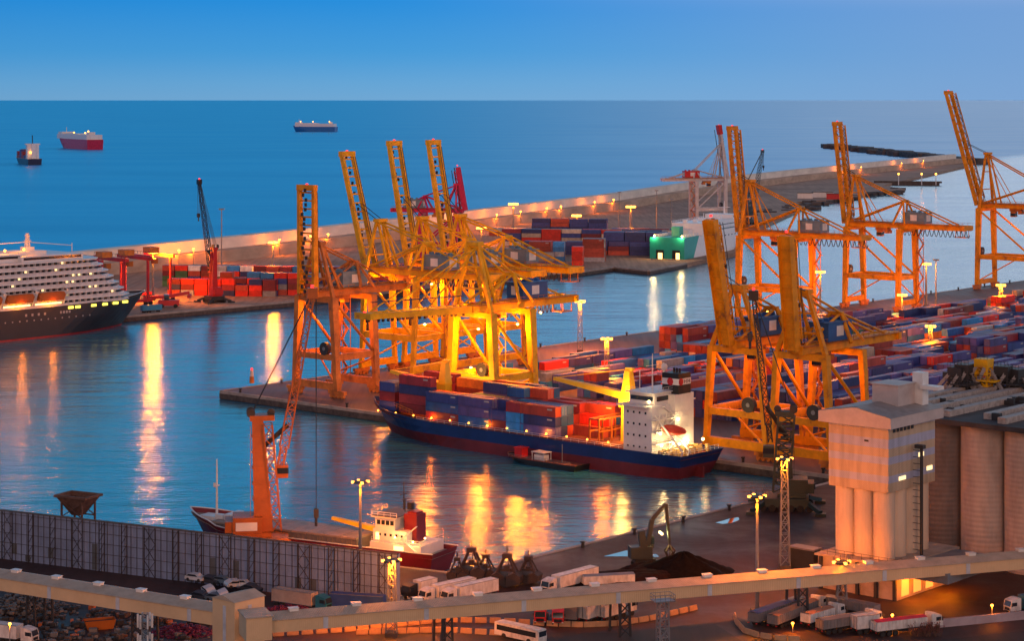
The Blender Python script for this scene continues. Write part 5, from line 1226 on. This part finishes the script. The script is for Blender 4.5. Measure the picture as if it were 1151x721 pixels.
# ---------------------------------------------------------------- road vehicles
def semi(label, tail, head, cabc, boxc, kind='box', cab=True, group=None, top=None, name='truck', cat='truck'):
    a, b = P(*tail), P(*head); d = (b-a); L_ = d.length; t = thing(name, label, cat, (a.x, a.y, DZ+.004), ang(d), group); t.scale = (1, .86, .80)
    cl = 2.3 if cab else 0; bl = L_-cl-(.9 if cab else 0)
    if cab:
        x = L_-cl
        m = MB(); m.prof([(x, 1.0), (x+2.25, 1.0), (x+2.3, 2.0), (x+2.0, 3.3), (x+.6, 3.75), (x, 3.75)], -1.22, 1.22); c = m.build('cab', cabc, t)
        m = MB(); m.add([(x+2.315, -1.05, 2.05), (x+2.315, 1.05, 2.05), (x+2.05, .98, 3.15), (x+2.05, -.98, 3.15)], [(0, 1, 2, 3)]); m.boxz(x+1.4, -1.235, 2.1, 2.9, 1.0, .02); m.boxz(x+1.4, 1.235, 2.1, 2.9, 1.0, .02); m.boxz(x+2.33, 0, 1.15, 1.75, .03, 1.6); m.build('windscreen', GLASS, c)
        m = MB()
        for y in (-.95, .95): m.box(x+2.36, y, 1.05, .05, .35, .22)
        m.build_each('headlight', WHITE, c)
        m = MB(); m.box(x+2.1, -1.42, 2.5, .15, .22, .8); m.box(x+2.1, 1.42, 2.5, .15, .22, .8); m.build_each('mirror', DARK, c)
    m = MB(); m.boxz(L_/2, 0, .85, 1.15, L_-.6, .9); m.boxz(bl*.55, 0, .6, .9, 1.6, 1.9); m.build('chassis', DARK, t)
    ws = [bl*.12, bl*.12+1.3, bl*.12+2.6]+([L_-1.2, L_-3.6] if cab else [bl*.85])
    for x in ws:
        for y in (-1.05, 1.05): MB().tube((x, y-.16, .5), (x, y+.16, .5), .5, n=12).build('wheel', RUBBER, t)
    m = MB(); m.box(-.06, -.95, .95, .06, .4, .2); m.box(-.06, .95, .95, .06, .4, .2); m.build_each('tail_light', REDP, t)
    if kind == 'box':
        m = MB(); m.boxz(bl/2, 0, 1.15, 3.95, bl, 2.5); o = m.build('box_body', boxc, t)
        m = MB(); 
        for y in (-1.22, 1.22): m.boxz(bl/2, y, 3.9, 4.0, bl+.04, .1); m.boxz(bl/2, y, 1.1, 1.22, bl+.04, .12)
        for y in (-.05, .05, -.9, .9): m.boxz(-.03, y, 1.3, 3.8, .05, .05)
        m.build('rail', GREYST, o)
    elif kind == 'tipper':
        m = MB(); m.prof([(0, 1.3), (bl, 1.3), (bl, 3.2), (0, 3.2)], -1.22, 1.22); o = m.build('tipper_body', boxc, t)
        m = MB(); x = .2
        while x < bl: 
            for y in (-1.27, 1.27): m.boxz(x, y, 1.3, 3.2, .12, .1)
            x += .75
        for y in (-.8, 0, .8): m.boxz(-.05, y, 1.3, 3.2, .1, .12)
        m.build('rib', boxc, o)
        m = MB(); m.add([(0, -1.28, 3.22), (bl, -1.28, 3.22), (bl, 0, 3.5), (0, 0, 3.5), (bl, 1.28, 3.22), (0, 1.28, 3.22)], [(0, 1, 2, 3), (3, 2, 4, 5)]); m.build('tarpaulin', top or GREYST, o)
    return t
WHITE = mat('grubby_white', (.66, .64, .62), .5, wear=.35, scale=.9, streak=.4)
DB = mat('dark_blue_vehicle', (.02, .06, .25), .4); TBLUE = mat('teal_blue_cab', (.02, .16, .24), .4); BEI = mat('beige_trailer', (.40, .33, .28), .6); GRV = mat('grey_tipper', (.22, .20, .20), .5); TARPR = mat('rusty_tarpaulin', (.42, .18, .10), .7); TARPB = mat('blue_tarpaulin', (.03, .10, .30), .7); TARPRED = mat('red_tarpaulin', (.55, .02, .06), .6)
semi('white lorry with short domed trailer at the end of the framed wall', (487, 668), (455, 676), BLACK, WHITE)
semi('long white lorry between the short domed trailer and another white lorry', (531, 668), (474, 681), WHITE, WHITE)
semi('white lorry nearest the row of black grabs', (556, 669), (499, 682), WHITE, WHITE)
semi('white lorry with peaked cab alone before the coal heap', (668, 655), (612, 670), WHITE, WHITE)
semi('pale flat trailer half hidden behind the conveyor beside the coal heap', (712, 660), (655, 663), WHITE, WHITE, 'tipper', False, name='trailer', cat='trailer', top=GREYST)
semi('dark red tractor cab parked leftmost under the conveyor', (610, 694), (607, 705), REDP, DARK, 'none')
semi('bright red tractor cab parked beside the dark box trailer', (629, 694), (627, 706), REDP, DARK, 'none')
semi('small dark box trailer next to the red cabs', (653, 692), (641, 703), DARK, GRV, 'box', False, name='trailer', cat='trailer')
semi('white box trailer with doors facing the road, beside the dark trailer', (655, 702), (680, 694), WHITE, WHITE, 'box', False, name='trailer', cat='trailer')
semi('white box lorry with its cab facing away along the jersey barrier', (675, 700), (711, 690), WHITE, WHITE)
semi('beige lorry with teal blue cab parked in front of the framed wall', (309, 680), (370, 689), TBLUE, BEI)
semi('long low blue trailer with pink striped top by the framed wall', (372, 686), (432, 690), DB, DB, 'box', False, name='trailer', cat='trailer')
semi('grey tipper trailer with blue tarpaulin at the tip of the barrier loop', (846, 706), (900, 687), GRV, GRV, 'tipper', False, name='trailer', cat='trailer', top=TARPB)
semi('tipper lorry with rust coloured tarpaulin and white cab in the truck loop', (868, 709), (924, 686), WHITE, GRV, 'tipper', top=TARPR)
semi('shorter white tipper lorry with pale tarpaulin between two grey ones', (905, 707), (945, 695), WHITE, WHITE, 'tipper', top=TARPR)
semi('plain grey tipper lorry with white rounded cab', (921, 714), (988, 703), WHITE, GRV, 'tipper')
semi('white lorry with red tarpaulin nearest the pale roadside wall', (982, 716), (1056, 707), WHITE, WHITE, 'tipper', top=TARPRED)
semi('grey white van bodied trailer behind the red tarpaulin lorry', (960, 713), (985, 710), WHITE, WHITE, 'box', False, name='trailer', cat='trailer')
semi('long dark trailer parked along the orange lit warehouse wall', (930, 686), (986, 697), DARK, GRV, 'tipper', False, name='trailer', cat='trailer')
semi('white faced lorry entering by the picture edge under the silos', (1164, 688), (1132, 692), WHITE, TBLUE)
semi('white box lorry at the edge of the scrap yard with red stripe', (-4, 721), (40, 726), WHITE, WHITE)
def car(label, px, py, rot, col, zoff=0, tilt=0, group='wrecked cars by the framed wall'):
    p = P(px, py); t = thing('scrap_car', label, 'wrecked car', (p.x, p.y, DZ+zoff), rot, group); t.rotation_euler = (tilt, tilt*.5, rot)
    MB().prof([(-2, .3), (2, .3), (2.05, .8), (1.1, .95), (.5, 1.4), (-1.1, 1.42), (-1.9, .95), (-2.05, .6)], -.82, .82).build('body', col, t)
    m = MB(); m.prof([(1.02, .97), (.5, 1.33), (-1.05, 1.35), (-1.75, .97)], -.835, .835); m.build('window', GLASS, t)
    for x in (-1.25, 1.25):
        for y in (-.8, .8): MB().tube((x, y-.1, .32), (x, y+.1, .32), .32, n=10).build('wheel', RUBBER, t)
SILV = mat('silver_car', (.55, .58, .62), .35); DCAR = mat('dark_car', (.04, .05, .07), .35); BCAR = mat('blue_grey_car', (.10, .16, .22), .35)
for i, (px, py, r, c, z, tl, lab) in enumerate([(220, 663, -.5, SILV, 1.6, 0, 'white estate car sitting high at the near end of the wreck row'), (237, 664, -.4, DCAR, 1.3, .1, 'dark wreck between the white estate and the blue grey one'), (250, 665, -.45, BCAR, 1.4, 0, 'blue grey wrecked car on top of the row'),
        (264, 668, .6, SILV, 1.3, .15, 'silver wreck pointing uphill atop the row'), (273, 668, -.3, SILV, 1.2, -.1, 'pale wreck at the far end of the row top'), (283, 671, -.5, DCAR, .9, .1, 'black wreck at the far end of the wreck row'),
        (236, 671, -1.0, SILV, .5, .25, 'silver wreck tipped nose down below the dark one'), (252, 675, -1.1, SILV, .4, .3, 'silver wreck lying steeply tilted in front of the others'), (266, 676, -.6, DCAR, 0, 0, 'dark wreck flat on the ground before the tilted silver one'), (226, 674, -.4, DCAR, 0, .1, 'dark low wreck nearest the conveyor hatch'),
        (243, 676, -.4, BCAR, 0, 0, 'dull blue wreck at the foot of the pile')]): car(lab, px, py, r, c, z, tl)
# bus on the road below the conveyor
p0, p1 = P(560, 714), P(618, 727); d = p1-p0; bt_ = thing('bus', 'white bus on the road below the conveyor beside the lower barrier', 'bus', p0, ang(d)); L_ = 10; bt_.scale = (1, .85, .8)
MB().prof([(0, .4), (L_, .4), (L_+.1, 1.6), (L_-.1, 3.1), (.1, 3.1)], -1.25, 1.25).build('body', WHITE, bt_)
m = MB(); m.boxz(L_/2, -1.26, 1.5, 2.6, L_-1.2, .03); m.boxz(L_/2, 1.26, 1.5, 2.6, L_-1.2, .03); m.boxz(L_+.06, 0, 1.5, 2.8, .06, 2.2); m.build('window', GLASS, bt_)
for x in (2.2, L_-2.2):
    for y in (-1.1, 1.1): MB().tube((x, y-.17, .5), (x, y+.17, .5), .5, n=12).build('wheel', RUBBER, bt_)
for y in (-.9, .9): MB().box(-.04, y, 1, .06, .3, .25).build('tail_light', REDLAMP, bt_)

# ---------------------------------------------------------------- barriers
JB = mat('barrier_concrete', (.52, .30, .16), .8, wear=.3, scale=.5)
jb0 = None; nb = 0
def barrier(pts, where):
    global jb0, nb
    W_ = [P(*p) for p in pts]
    for a, b in zip(W_, W_[1:]):
        d = b-a; n = max(1, round(d.length/2.35)); st_ = d/n
        for k in range(n):
            q = a+st_*(k+.5)
            if jb0 is None:
                jb0 = MB().add([(-1.0, -.3, 0), (1.0, -.3, 0), (1.0, .3, 0), (-1.0, .3, 0), (-1.0, -.12, .9), (1.0, -.12, .9), (1.0, .12, .9), (-1.0, .12, .9), (-1.0, -.3, .2), (1.0, -.3, .2), (1.0, .3, .2), (-1.0, .3, .2)], [(3, 2, 1, 0), (4, 5, 6, 7), (0, 1, 9, 8), (8, 9, 5, 4), (2, 3, 11, 10), (10, 11, 7, 6), (1, 2, 10, 9), (9, 10, 6, 5), (3, 0, 8, 11), (11, 8, 4, 7)]).build('jersey_barrier', JB)
                o = jb0
            else: o = jb0.copy(); C.objects.link(o)
            o.location = (q.x, q.y, DZ+.004); o.rotation_euler = (0, 0, ang(d)+random.uniform(-.03, .03)); tag(o, 'orange lit concrete barrier block in %s' % where, 'barrier', 'barrier blocks in '+where)
barrier([(288, 717), (386, 711), (500, 699.5), (565, 701), (614, 704), (656, 705.5), (693, 704), (729, 698.5), (784, 685.5)], 'the long curving line under the conveyor')
barrier([(400, 714), (500, 711), (565, 715), (600, 722)], 'the short lower line by the road')
barrier([(826, 694), (828, 702), (837, 712), (852, 717), (870, 720), (900, 722)], 'the loop around the tipper lorries')
# road sheet, kerb wall
road = MB(); pts = [P(300, 724), P(400, 717), P(500, 707), P(570, 707), P(620, 712), P(700, 712), P(800, 700), P(835, 722), P(960, 727), P(1040, 722), P(1240, 700), P(1240, 760), P(300, 780)]
road.prism([(p.x, p.y) for p in pts], DZ-.3, DZ+.001); o = road.build('road', ASPH); o['kind'] = 'structure'
a, b = P(1036, 708), P(1180, 694); m = MB(); m.beam((a.x, a.y, DZ+.7), (b.x, b.y, DZ+.7), .35, 1.5); o = m.build('roadside_wall', mat('pale_lilac_wall', (.40, .33, .36), .8, wear=.2)); tag(o, 'pale low wall along the road near the red tarpaulin lorry', 'wall')
# ---------------------------------------------------------------- grabs, coal, handler, puddles
GRAB = mat('grab_dark_rust', (.06, .04, .035), .8, wear=.4)
def grab(px, py, h, lab):
    p = P(px, py); t = thing('clamshell_grab', lab, 'grab', p, random.uniform(-.4, .8), 'black clamshell grabs standing on the quay'); k = h/6
    m = MB()
    for sx in (-1, 1):
        for sy in (-1, 1): m.beam((sx*1.9*k, sy*1.2*k, 2.0*k), (sx*.5*k, sy*.4*k, h-.8), .32*k)
    m.boxz(0, 0, h-1.0*k, h-.2*k, 1.6*k, 1.3*k); m.beam((-1.5*k, 0, 2.8*k), (1.5*k, 0, 2.8*k), .3*k, .5*k); m.boxz(0, 0, h*.45, h*.45+.9*k, .9*k, .9*k); m.build('frame', GRAB, t)
    for s_ in (-1, 1):
        m = MB(); m.prof([(0, 0), (s_*2.5*k, .7*k), (s_*2.7*k, 2.0*k), (s_*1.6*k, 2.6*k), (s_*.1, 1.9*k)], -1.6*k, 1.6*k); m.build('jaw', GRAB, t)
    m = MB(); m.tube((0, 0, h), (0, 0, h+1.1*k), .14); m.tube((.2, .2, h*.5), (.2, .2, h-1), .08); m.build('hanging_ring', GRAB, t)
for a in ((514, 653, 5.3, 'black grab closest to the crimson stern'), (530, 652, 7.4, 'tall black grab second from the crimson stern'), (546, 651, 5.6, 'small black grab in the middle of the group of five'), (570, 659, 7.4, 'tallest rounded black grab standing in front of the others'), (594, 656, 6.2, 'black grab at the open quay end of the group')): grab(a[0], a[1], a[2]*.86, a[3])
def heap(name, lab, cx, cy, rx, ry, h, rot, m, cat='heap', rough=.12, kind=None, sharp=1.0, seed=1):
    random.seed(seed); p = P(cx, cy); n, k = 48, 18; vs = [(0, 0, h)]; fs = []
    ph = [random.uniform(0, 6) for _ in range(6)]
    for j in range(1, k+1):
        f = j/k
        for i in range(n):
            a = 2*pi*i/n; wob = 1+.10*sin(3*a+ph[0])+.07*sin(5*a+ph[1]); z = h*(1-f**sharp)*(1+.0)+(random.uniform(-rough, rough)*h*.25 if j < k else 0)+h*.05*sin(7*a+ph[2])*(1-f)
            vs.append((rx*f*wob*cos(a), ry*f*wob*sin(a), max(-.05, z) if j < k else -.1))
    for i in range(n): fs.append((0, 1+i, 1+(i+1) % n))
    for j in range(k-1):
        for i in range(n): a = 1+j*n+i; b = 1+j*n+(i+1) % n; fs.append((a, a+n, b+n, b))
    o = MB().add(vs, fs).build(name, m, None, p, rot, True); tag(o, lab, cat, None, kind); return o
COAL = mat('coal', (.008, .006, .006), .95, spec=.1, scale=1.5, wear=.5, bump=.8)
SOIL = mat('brown_ore', (.02, .010, .009), .95, spec=.1, scale=1.2, wear=.5, bump=.7)
heap('coal_heap', 'pointed black coal heap on the dark quay', 768, 648, 11, 8, 4.8, .2, COAL, seed=2)
heap('ore_heap', 'low brown black ore heap spread in front of the coal', 706, 655, 15, 6, 2.0, .25, SOIL, seed=3, sharp=3)
heap('ore_heap', 'second low dark heap beside the material handler', 735, 646, 9, 5, 2.4, .3, SOIL, seed=4, sharp=2)
p = P(724, 638); mh = thing('material_handler', 'dark material handler with tall bent arm standing beside the coal', 'excavator', p, R(10)); DG = mat('dark_green_machine', (.03, .04, .035), .5)
m = MB(); m.boxz(0, 0, .9, 1.8, 4.2, 2.6)
for x in (-1.7, 1.7):
    for y in (-1.6, 1.6): m.tube((x, y-.3, .6), (x, y+.3, .6), .62, n=12)
m.build('undercarriage', RUBBER, mh)
m = MB(); m.boxz(-.8, 0, 1.9, 4.2, 4.4, 2.8); m.boxz(1.2, 1.1, 3.6, 6.0, 1.8, 1.5); m.beam((-.3, -.6, 4), (-.8, -.6, 7.4), 1.3); hh = m.build('house', DG, mh); MB().boxz(1.25, 1.1, 4.4, 5.7, 1.85, 1.55).build('window', GLASS, hh)
m = MB(); m.beam((.5, 0, 3.4), (1.6, 0, 9.4), .8, .9); m.beam((1.6, 0, 9.4), (4.4, 0, 12.4), .7, .8, .6, .6); m.build('boom', DG, mh)
m = MB(); m.beam((4.4, 0, 12.4), (5.2, 0, 4.4), .6, .7, .35, .4); m.build('stick', DG, mh)
m = MB()
for k in range(5): a = k*2*pi/5; m.beam((5.2, 0, 4.2), (5.2+1.1*cos(a), 1.1*sin(a), 3.0), .3); m.beam((5.2+1.1*cos(a), 1.1*sin(a), 3.0), (5.2+.4*cos(a), .4*sin(a), 1.7), .25)
m.build('grapple', GRAB, mh)
for y in (-.8, .8): MB().box(3.4, y, 6.6, .4, .5, .4).build('work_light', LAMPY, mh)
light((4.2, 0, 6.4), 1200, (1, .8, .3), .3, mh)
PUD = bpy.data.materials.new('puddle_water'); PUD.use_nodes = True; b = PUD.node_tree.nodes['Principled BSDF']; b.inputs['Base Color'].default_value = (.05, .06, .07, 1); b.inputs['Roughness'].default_value = .03; b.inputs['Specular IOR Level'].default_value = .9
def puddle(pts):
    q = [P(*p) for p in pts]; o = MB().add([(p.x, p.y, DZ+.006) for p in q], [tuple(range(len(q)))]).build('puddle', PUD); 
    me = o.data
    if me.polygons[0].normal.z < 0: me.flip_normals()
    o['kind'] = 'structure'
puddle([(678, 626), (690, 623), (703, 619.5), (713, 619), (708, 622), (716, 624), (738, 623.5), (741, 626.5), (726, 627.5), (706, 626)])
puddle([(804, 588), (812, 586), (820, 583.5), (830, 582), (831, 585), (822, 588.5), (812, 589.5)])
# stores beside the silo tower
p0 = P(905, 641); t = thing('kiosk_shed', 'small dark shed on posts at the end of the conveyor roof near the silo tower', 'shed', p0, ang(VV)); MB().boxz(0, 0, 0, 4.2, 5.5, 2.6).build('wall', DARK, t); MB().boxz(0, 0, 4.2, 4.5, 6, 3).build('roof', GRV, t)
for lab, px, py, n_, s_ in (('far quay hut with flat roof beneath the sandy spit lamps', 905, 223, 14, 6), ('long low hut with pale walls on the sandy spit', 925, 222, 20, 6), ('dark moored tug at the end of the sandy spit', 940, 224, 18, 5)):
    p = P(px, py); t = thing('harbour_hut' if 'hut' in lab else 'tug_boat', lab, 'hut' if 'hut' in lab else 'boat', p, R(-10))
    MB().boxz(0, 0, 0, 5, n_, s_).build('wall', PWHITE if 'hut' in lab else REDP, t); MB().boxz(0, 0, 5, 5.5, n_+1, s_+1).build('roof', DARK, t)
p = P(283, 431); t = thing('pier_beacon', 'little white and brown beacon at the very tip of the mole', 'beacon', p, 0); MB().tube((0, 0, 0), (0, 0, 2.2), .8, .7, 14).build('foot', DKORANGE, t); MB().tube((0, 0, 2.2), (0, 0, 4.2), .6, .5, 14).build('tower', WHITE, t); MB().blob((0, 0, 4.5), .4, .4, .5).build('lantern', REDLAMP, t)
# reach stacker and blue wagon on the outer quay
p = P(190, 346); t = thing('reach_stacker', 'red reach stacker with lowered arm on the outer quay edge', 'reach stacker', p, R(5))
MB().boxz(0, 0, 1, 3.4, 9, 4).build('body', REDP, t); MB().boxz(-1, 0, 3.4, 5.8, 2.2, 2).build('cab', GLASS, t); m = MB(); m.beam((-4, 0, 4.4), (9, 0, 6.6), 1.2, 1.4); m.build('arm', REDP, t); MB().boxz(9, 0, 4.6, 5.8, 1.4, 10).build('spreader', REDP, t)
for x in (-3, 3):
    for y in (-2.1, 2.1): MB().tube((x, y-.4, .9), (x, y+.4, .9), .9, n=12).build('wheel', RUBBER, t)
semi('small blue wagon beside the red reach stacker on the outer quay', (159, 352), (181, 350.5), mat('sky_blue_paint', (.03, .25, .45), .5), mat('sky_blue_paint', (.03, .25, .45), .5), 'box', False, name='trailer', cat='trailer')
# ---------------------------------------------------------------- scrap yard in the near corner
random.seed(31)
SCM = [mat('scrap_pale', (.20, .17, .155), .8), mat('scrap_dark', (.04, .035, .035), .8), mat('scrap_orange', (.55, .14, .04), .7), mat('scrap_blue', (.06, .08, .1), .6), mat('scrap_red', (.4, .03, .03), .7), mat('scrap_brown', (.12, .07, .05), .8)]
m = MB()
for k in range(1050):
    px, py = random.uniform(-20, 235), random.uniform(672, 735)
    if py < 664+px*.14+6: continue
    if random.random() < .35*sin(px*.09+py*.2)+.3: continue
    p = P(px, py); m.m = random.choices(range(6), (20, 40, 3, 5, 2, 30))[0]; s_ = random.uniform(.2, 1.3)
    m.box(p.x, p.y, DZ+s_*.25, s_, s_*random.uniform(.4, 1.2), s_*random.uniform(.3, .9), random.random()*3)
for k in range(900):       # pale rubble bank under the conveyor
    px, py = random.gauss(32, 22), random.gauss(684, 5)
    if py < 670+px*.15: continue
    p = P(px, py); m.m = random.choice([0, 0, 0, 1]); s_ = random.uniform(.15, .7); m.box(p.x, p.y, DZ+random.uniform(0, 2.0)*max(.15, 1-abs(px-32)/50), s_, s_, s_*.7, random.random()*3)
o = m.build('scrap_debris', SCM); tag(o, 'scattered scrap and rubble covering the yard below the conveyor', 'scrap', None, 'stuff')
MAG = mat('magenta_scrap', (.16, .02, .06), .8, wear=.5, scale=1)
for (cx_, cy_, rx, ry, h_, l) in ((205, 712, 5.5, 4, 2.2, 'heap of dark magenta scrap by the conveyor tower'), (326, 688, 6, 2.6, 1.6, 'low magenta scrap heap before the beige trailer')):
    random.seed(int(cx_)); p = P(cx_, cy_); m = MB()
    for k in range(420):
        a, r_ = random.random()*6.28, sqrt(random.random()); z = h_*(1-r_)*random.random(); m.box(rx*r_*cos(a), ry*r_*sin(a), z, random.uniform(.3, 1), random.uniform(.2, .6), random.uniform(.15, .4), random.random()*3)
    o = m.build('scrap_heap', MAG, None, p); tag(o, l, 'scrap heap', None, 'stuff')
p = P(112, 707); t = thing('waste_skip', 'open orange waste skip in the scrap yard', 'skip', p, .35); MB().add([(-2.2, -1.1, 0), (2.2, -1.1, 0), (2.2, 1.1, 0), (-2.2, 1.1, 0), (-2.7, -1.2, 1.6), (2.7, -1.2, 1.6), (2.7, 1.2, 1.6), (-2.7, 1.2, 1.6)], [(3, 2, 1, 0), (0, 1, 5, 4), (1, 2, 6, 5), (2, 3, 7, 6), (3, 0, 4, 7)]).build('bin', HORANGE, t); MB().boxz(0, 0, 1.1, 1.2, 4.6, 2.1).build('load', SCM[1], t)
for k, (px, py, lab) in enumerate(((11, 735, 'orange street lamp at the near corner of the scrap yard'), (891, 712, 'street lamp shining between the tipper lorries'), (1003, 705, 'street lamp behind the red tarpaulin lorry'), (1115, 700, 'street lamp on the forecourt under the silos'))):
    top = (703, 704, 693, 682)[k]; p = P(px, py); h = zat(top, p.y)-DZ; h = max(h, 1.5)
    t = thing('street_lamp', lab, 'street lamp', p, 0, 'street lamps on the near road'); MB().tube((0, 0, 0), (0, 0, h), .1, .07, 8).build('pole', GREYST, t); MB().blob((0, 0, h+.15), .28, .28, .22).build('lamp_head', LAMPW, t); light((0, -.3, h-.2), 420, SOD, .25, t)
p = P(163, 760); h = zat(690, p.y)-DZ; t = thing('antenna_mast', 'lattice antenna mast with white panel antennas at the lower frame edge', 'antenna mast', p, 0)
m = MB(); m.lattice((0, 0, 0), (0, 0, h), .9, .9, 14, .07); m.build('lattice', GREYST, t)
for lv in (h-1.2, h-4.4):
    for k in range(6): a = k*pi/3; MB().boxz(1.15*cos(a), 1.15*sin(a), lv-1.1, lv+1.1, .3, .2, a).build('antenna_panel', WHITE, t)
m = MB()
for lv in (h-1.2, h-4.4): m.tube((0, 0, lv-.05), (0, 0, lv+.05), 1.05, n=12)
m.build_each('antenna_ring', GREYST, t)
p = P(745, 757); h = zat(676, p.y)-DZ; t = thing('platform_mast', 'grey lattice mast with railed platform standing before the conveyor', 'lattice mast', p, .3)
m = MB(); m.lattice((0, 0, 0), (0, 0, h), 1.7, 1.7, 8, .14, .85); m.build('lattice', GREYST, t); m = MB().boxz(0, 0, h, h+.15, 3.4, 2.4); railing(m, [(-1.7, -1.2, h), (1.7, -1.2, h), (1.7, 1.2, h), (-1.7, 1.2, h), (-1.7, -1.2, h)], 1.1, .8, .05); m.build('platform', GREYST, t)
# bare reddish shrub by the road
random.seed(8); p = P(1042, 716); t = thing('shrub', 'bare reddish shrub growing by the road wall', 'shrub', p, 0); m = MB(); q = MB()
for k in range(46):
    a, l_ = random.random()*6.28, random.uniform(1, 2.4); b0 = V((random.uniform(-2.6, 2.6), random.uniform(-.6, .6), 0)); e0 = b0+V((cos(a)*l_*.5, sin(a)*l_*.5, l_)); m.beam(b0, e0, .06)
    for z in range(5): e1 = b0.lerp(e0, random.uniform(.4, 1))+V((random.uniform(-.4, .4), random.uniform(-.4, .4), random.uniform(0, .5))); m.beam(b0.lerp(e0, .6), e1, .035); q.box(e1.x, e1.y, e1.z, .13, .13, .09, a)
m.build('branches', RUSTY, t); q.build('leaves', mat('red_leaf', (.18, .05, .05), .7), t)
# bollards along the quay edges
bo = MB().tube((0, 0, 0), (0, 0, .8), .3, .24, 10).tube((0, 0, .8), (0, 0, 1.05), .42, .42, 10).build('bollard', BLACK); first = True
bpts = [(ST(s, .9), 'the far quay edge of the terminal') for s in range(20, 540, 26)]+[(FG.lerp(ST(-5, 231.6), f/8)+VV*1.6, 'the near dock edge') for f in range(1, 8)]+[(ST(-4, t), 'the ship berth edge') for t in range(8, 230, 24)]
for q_, w_ in bpts:
    o = bo if first else bo.copy()
    if not first: C.objects.link(o)
    first = False; o.location = (q_.x, q_.y, DZ+.14 if 'near' not in w_ else DZ); o.scale = (1.3, 1.3, 1.3); tag(o, 'small black mooring bollard along %s' % w_, 'bollard', 'bollards along '+w_)
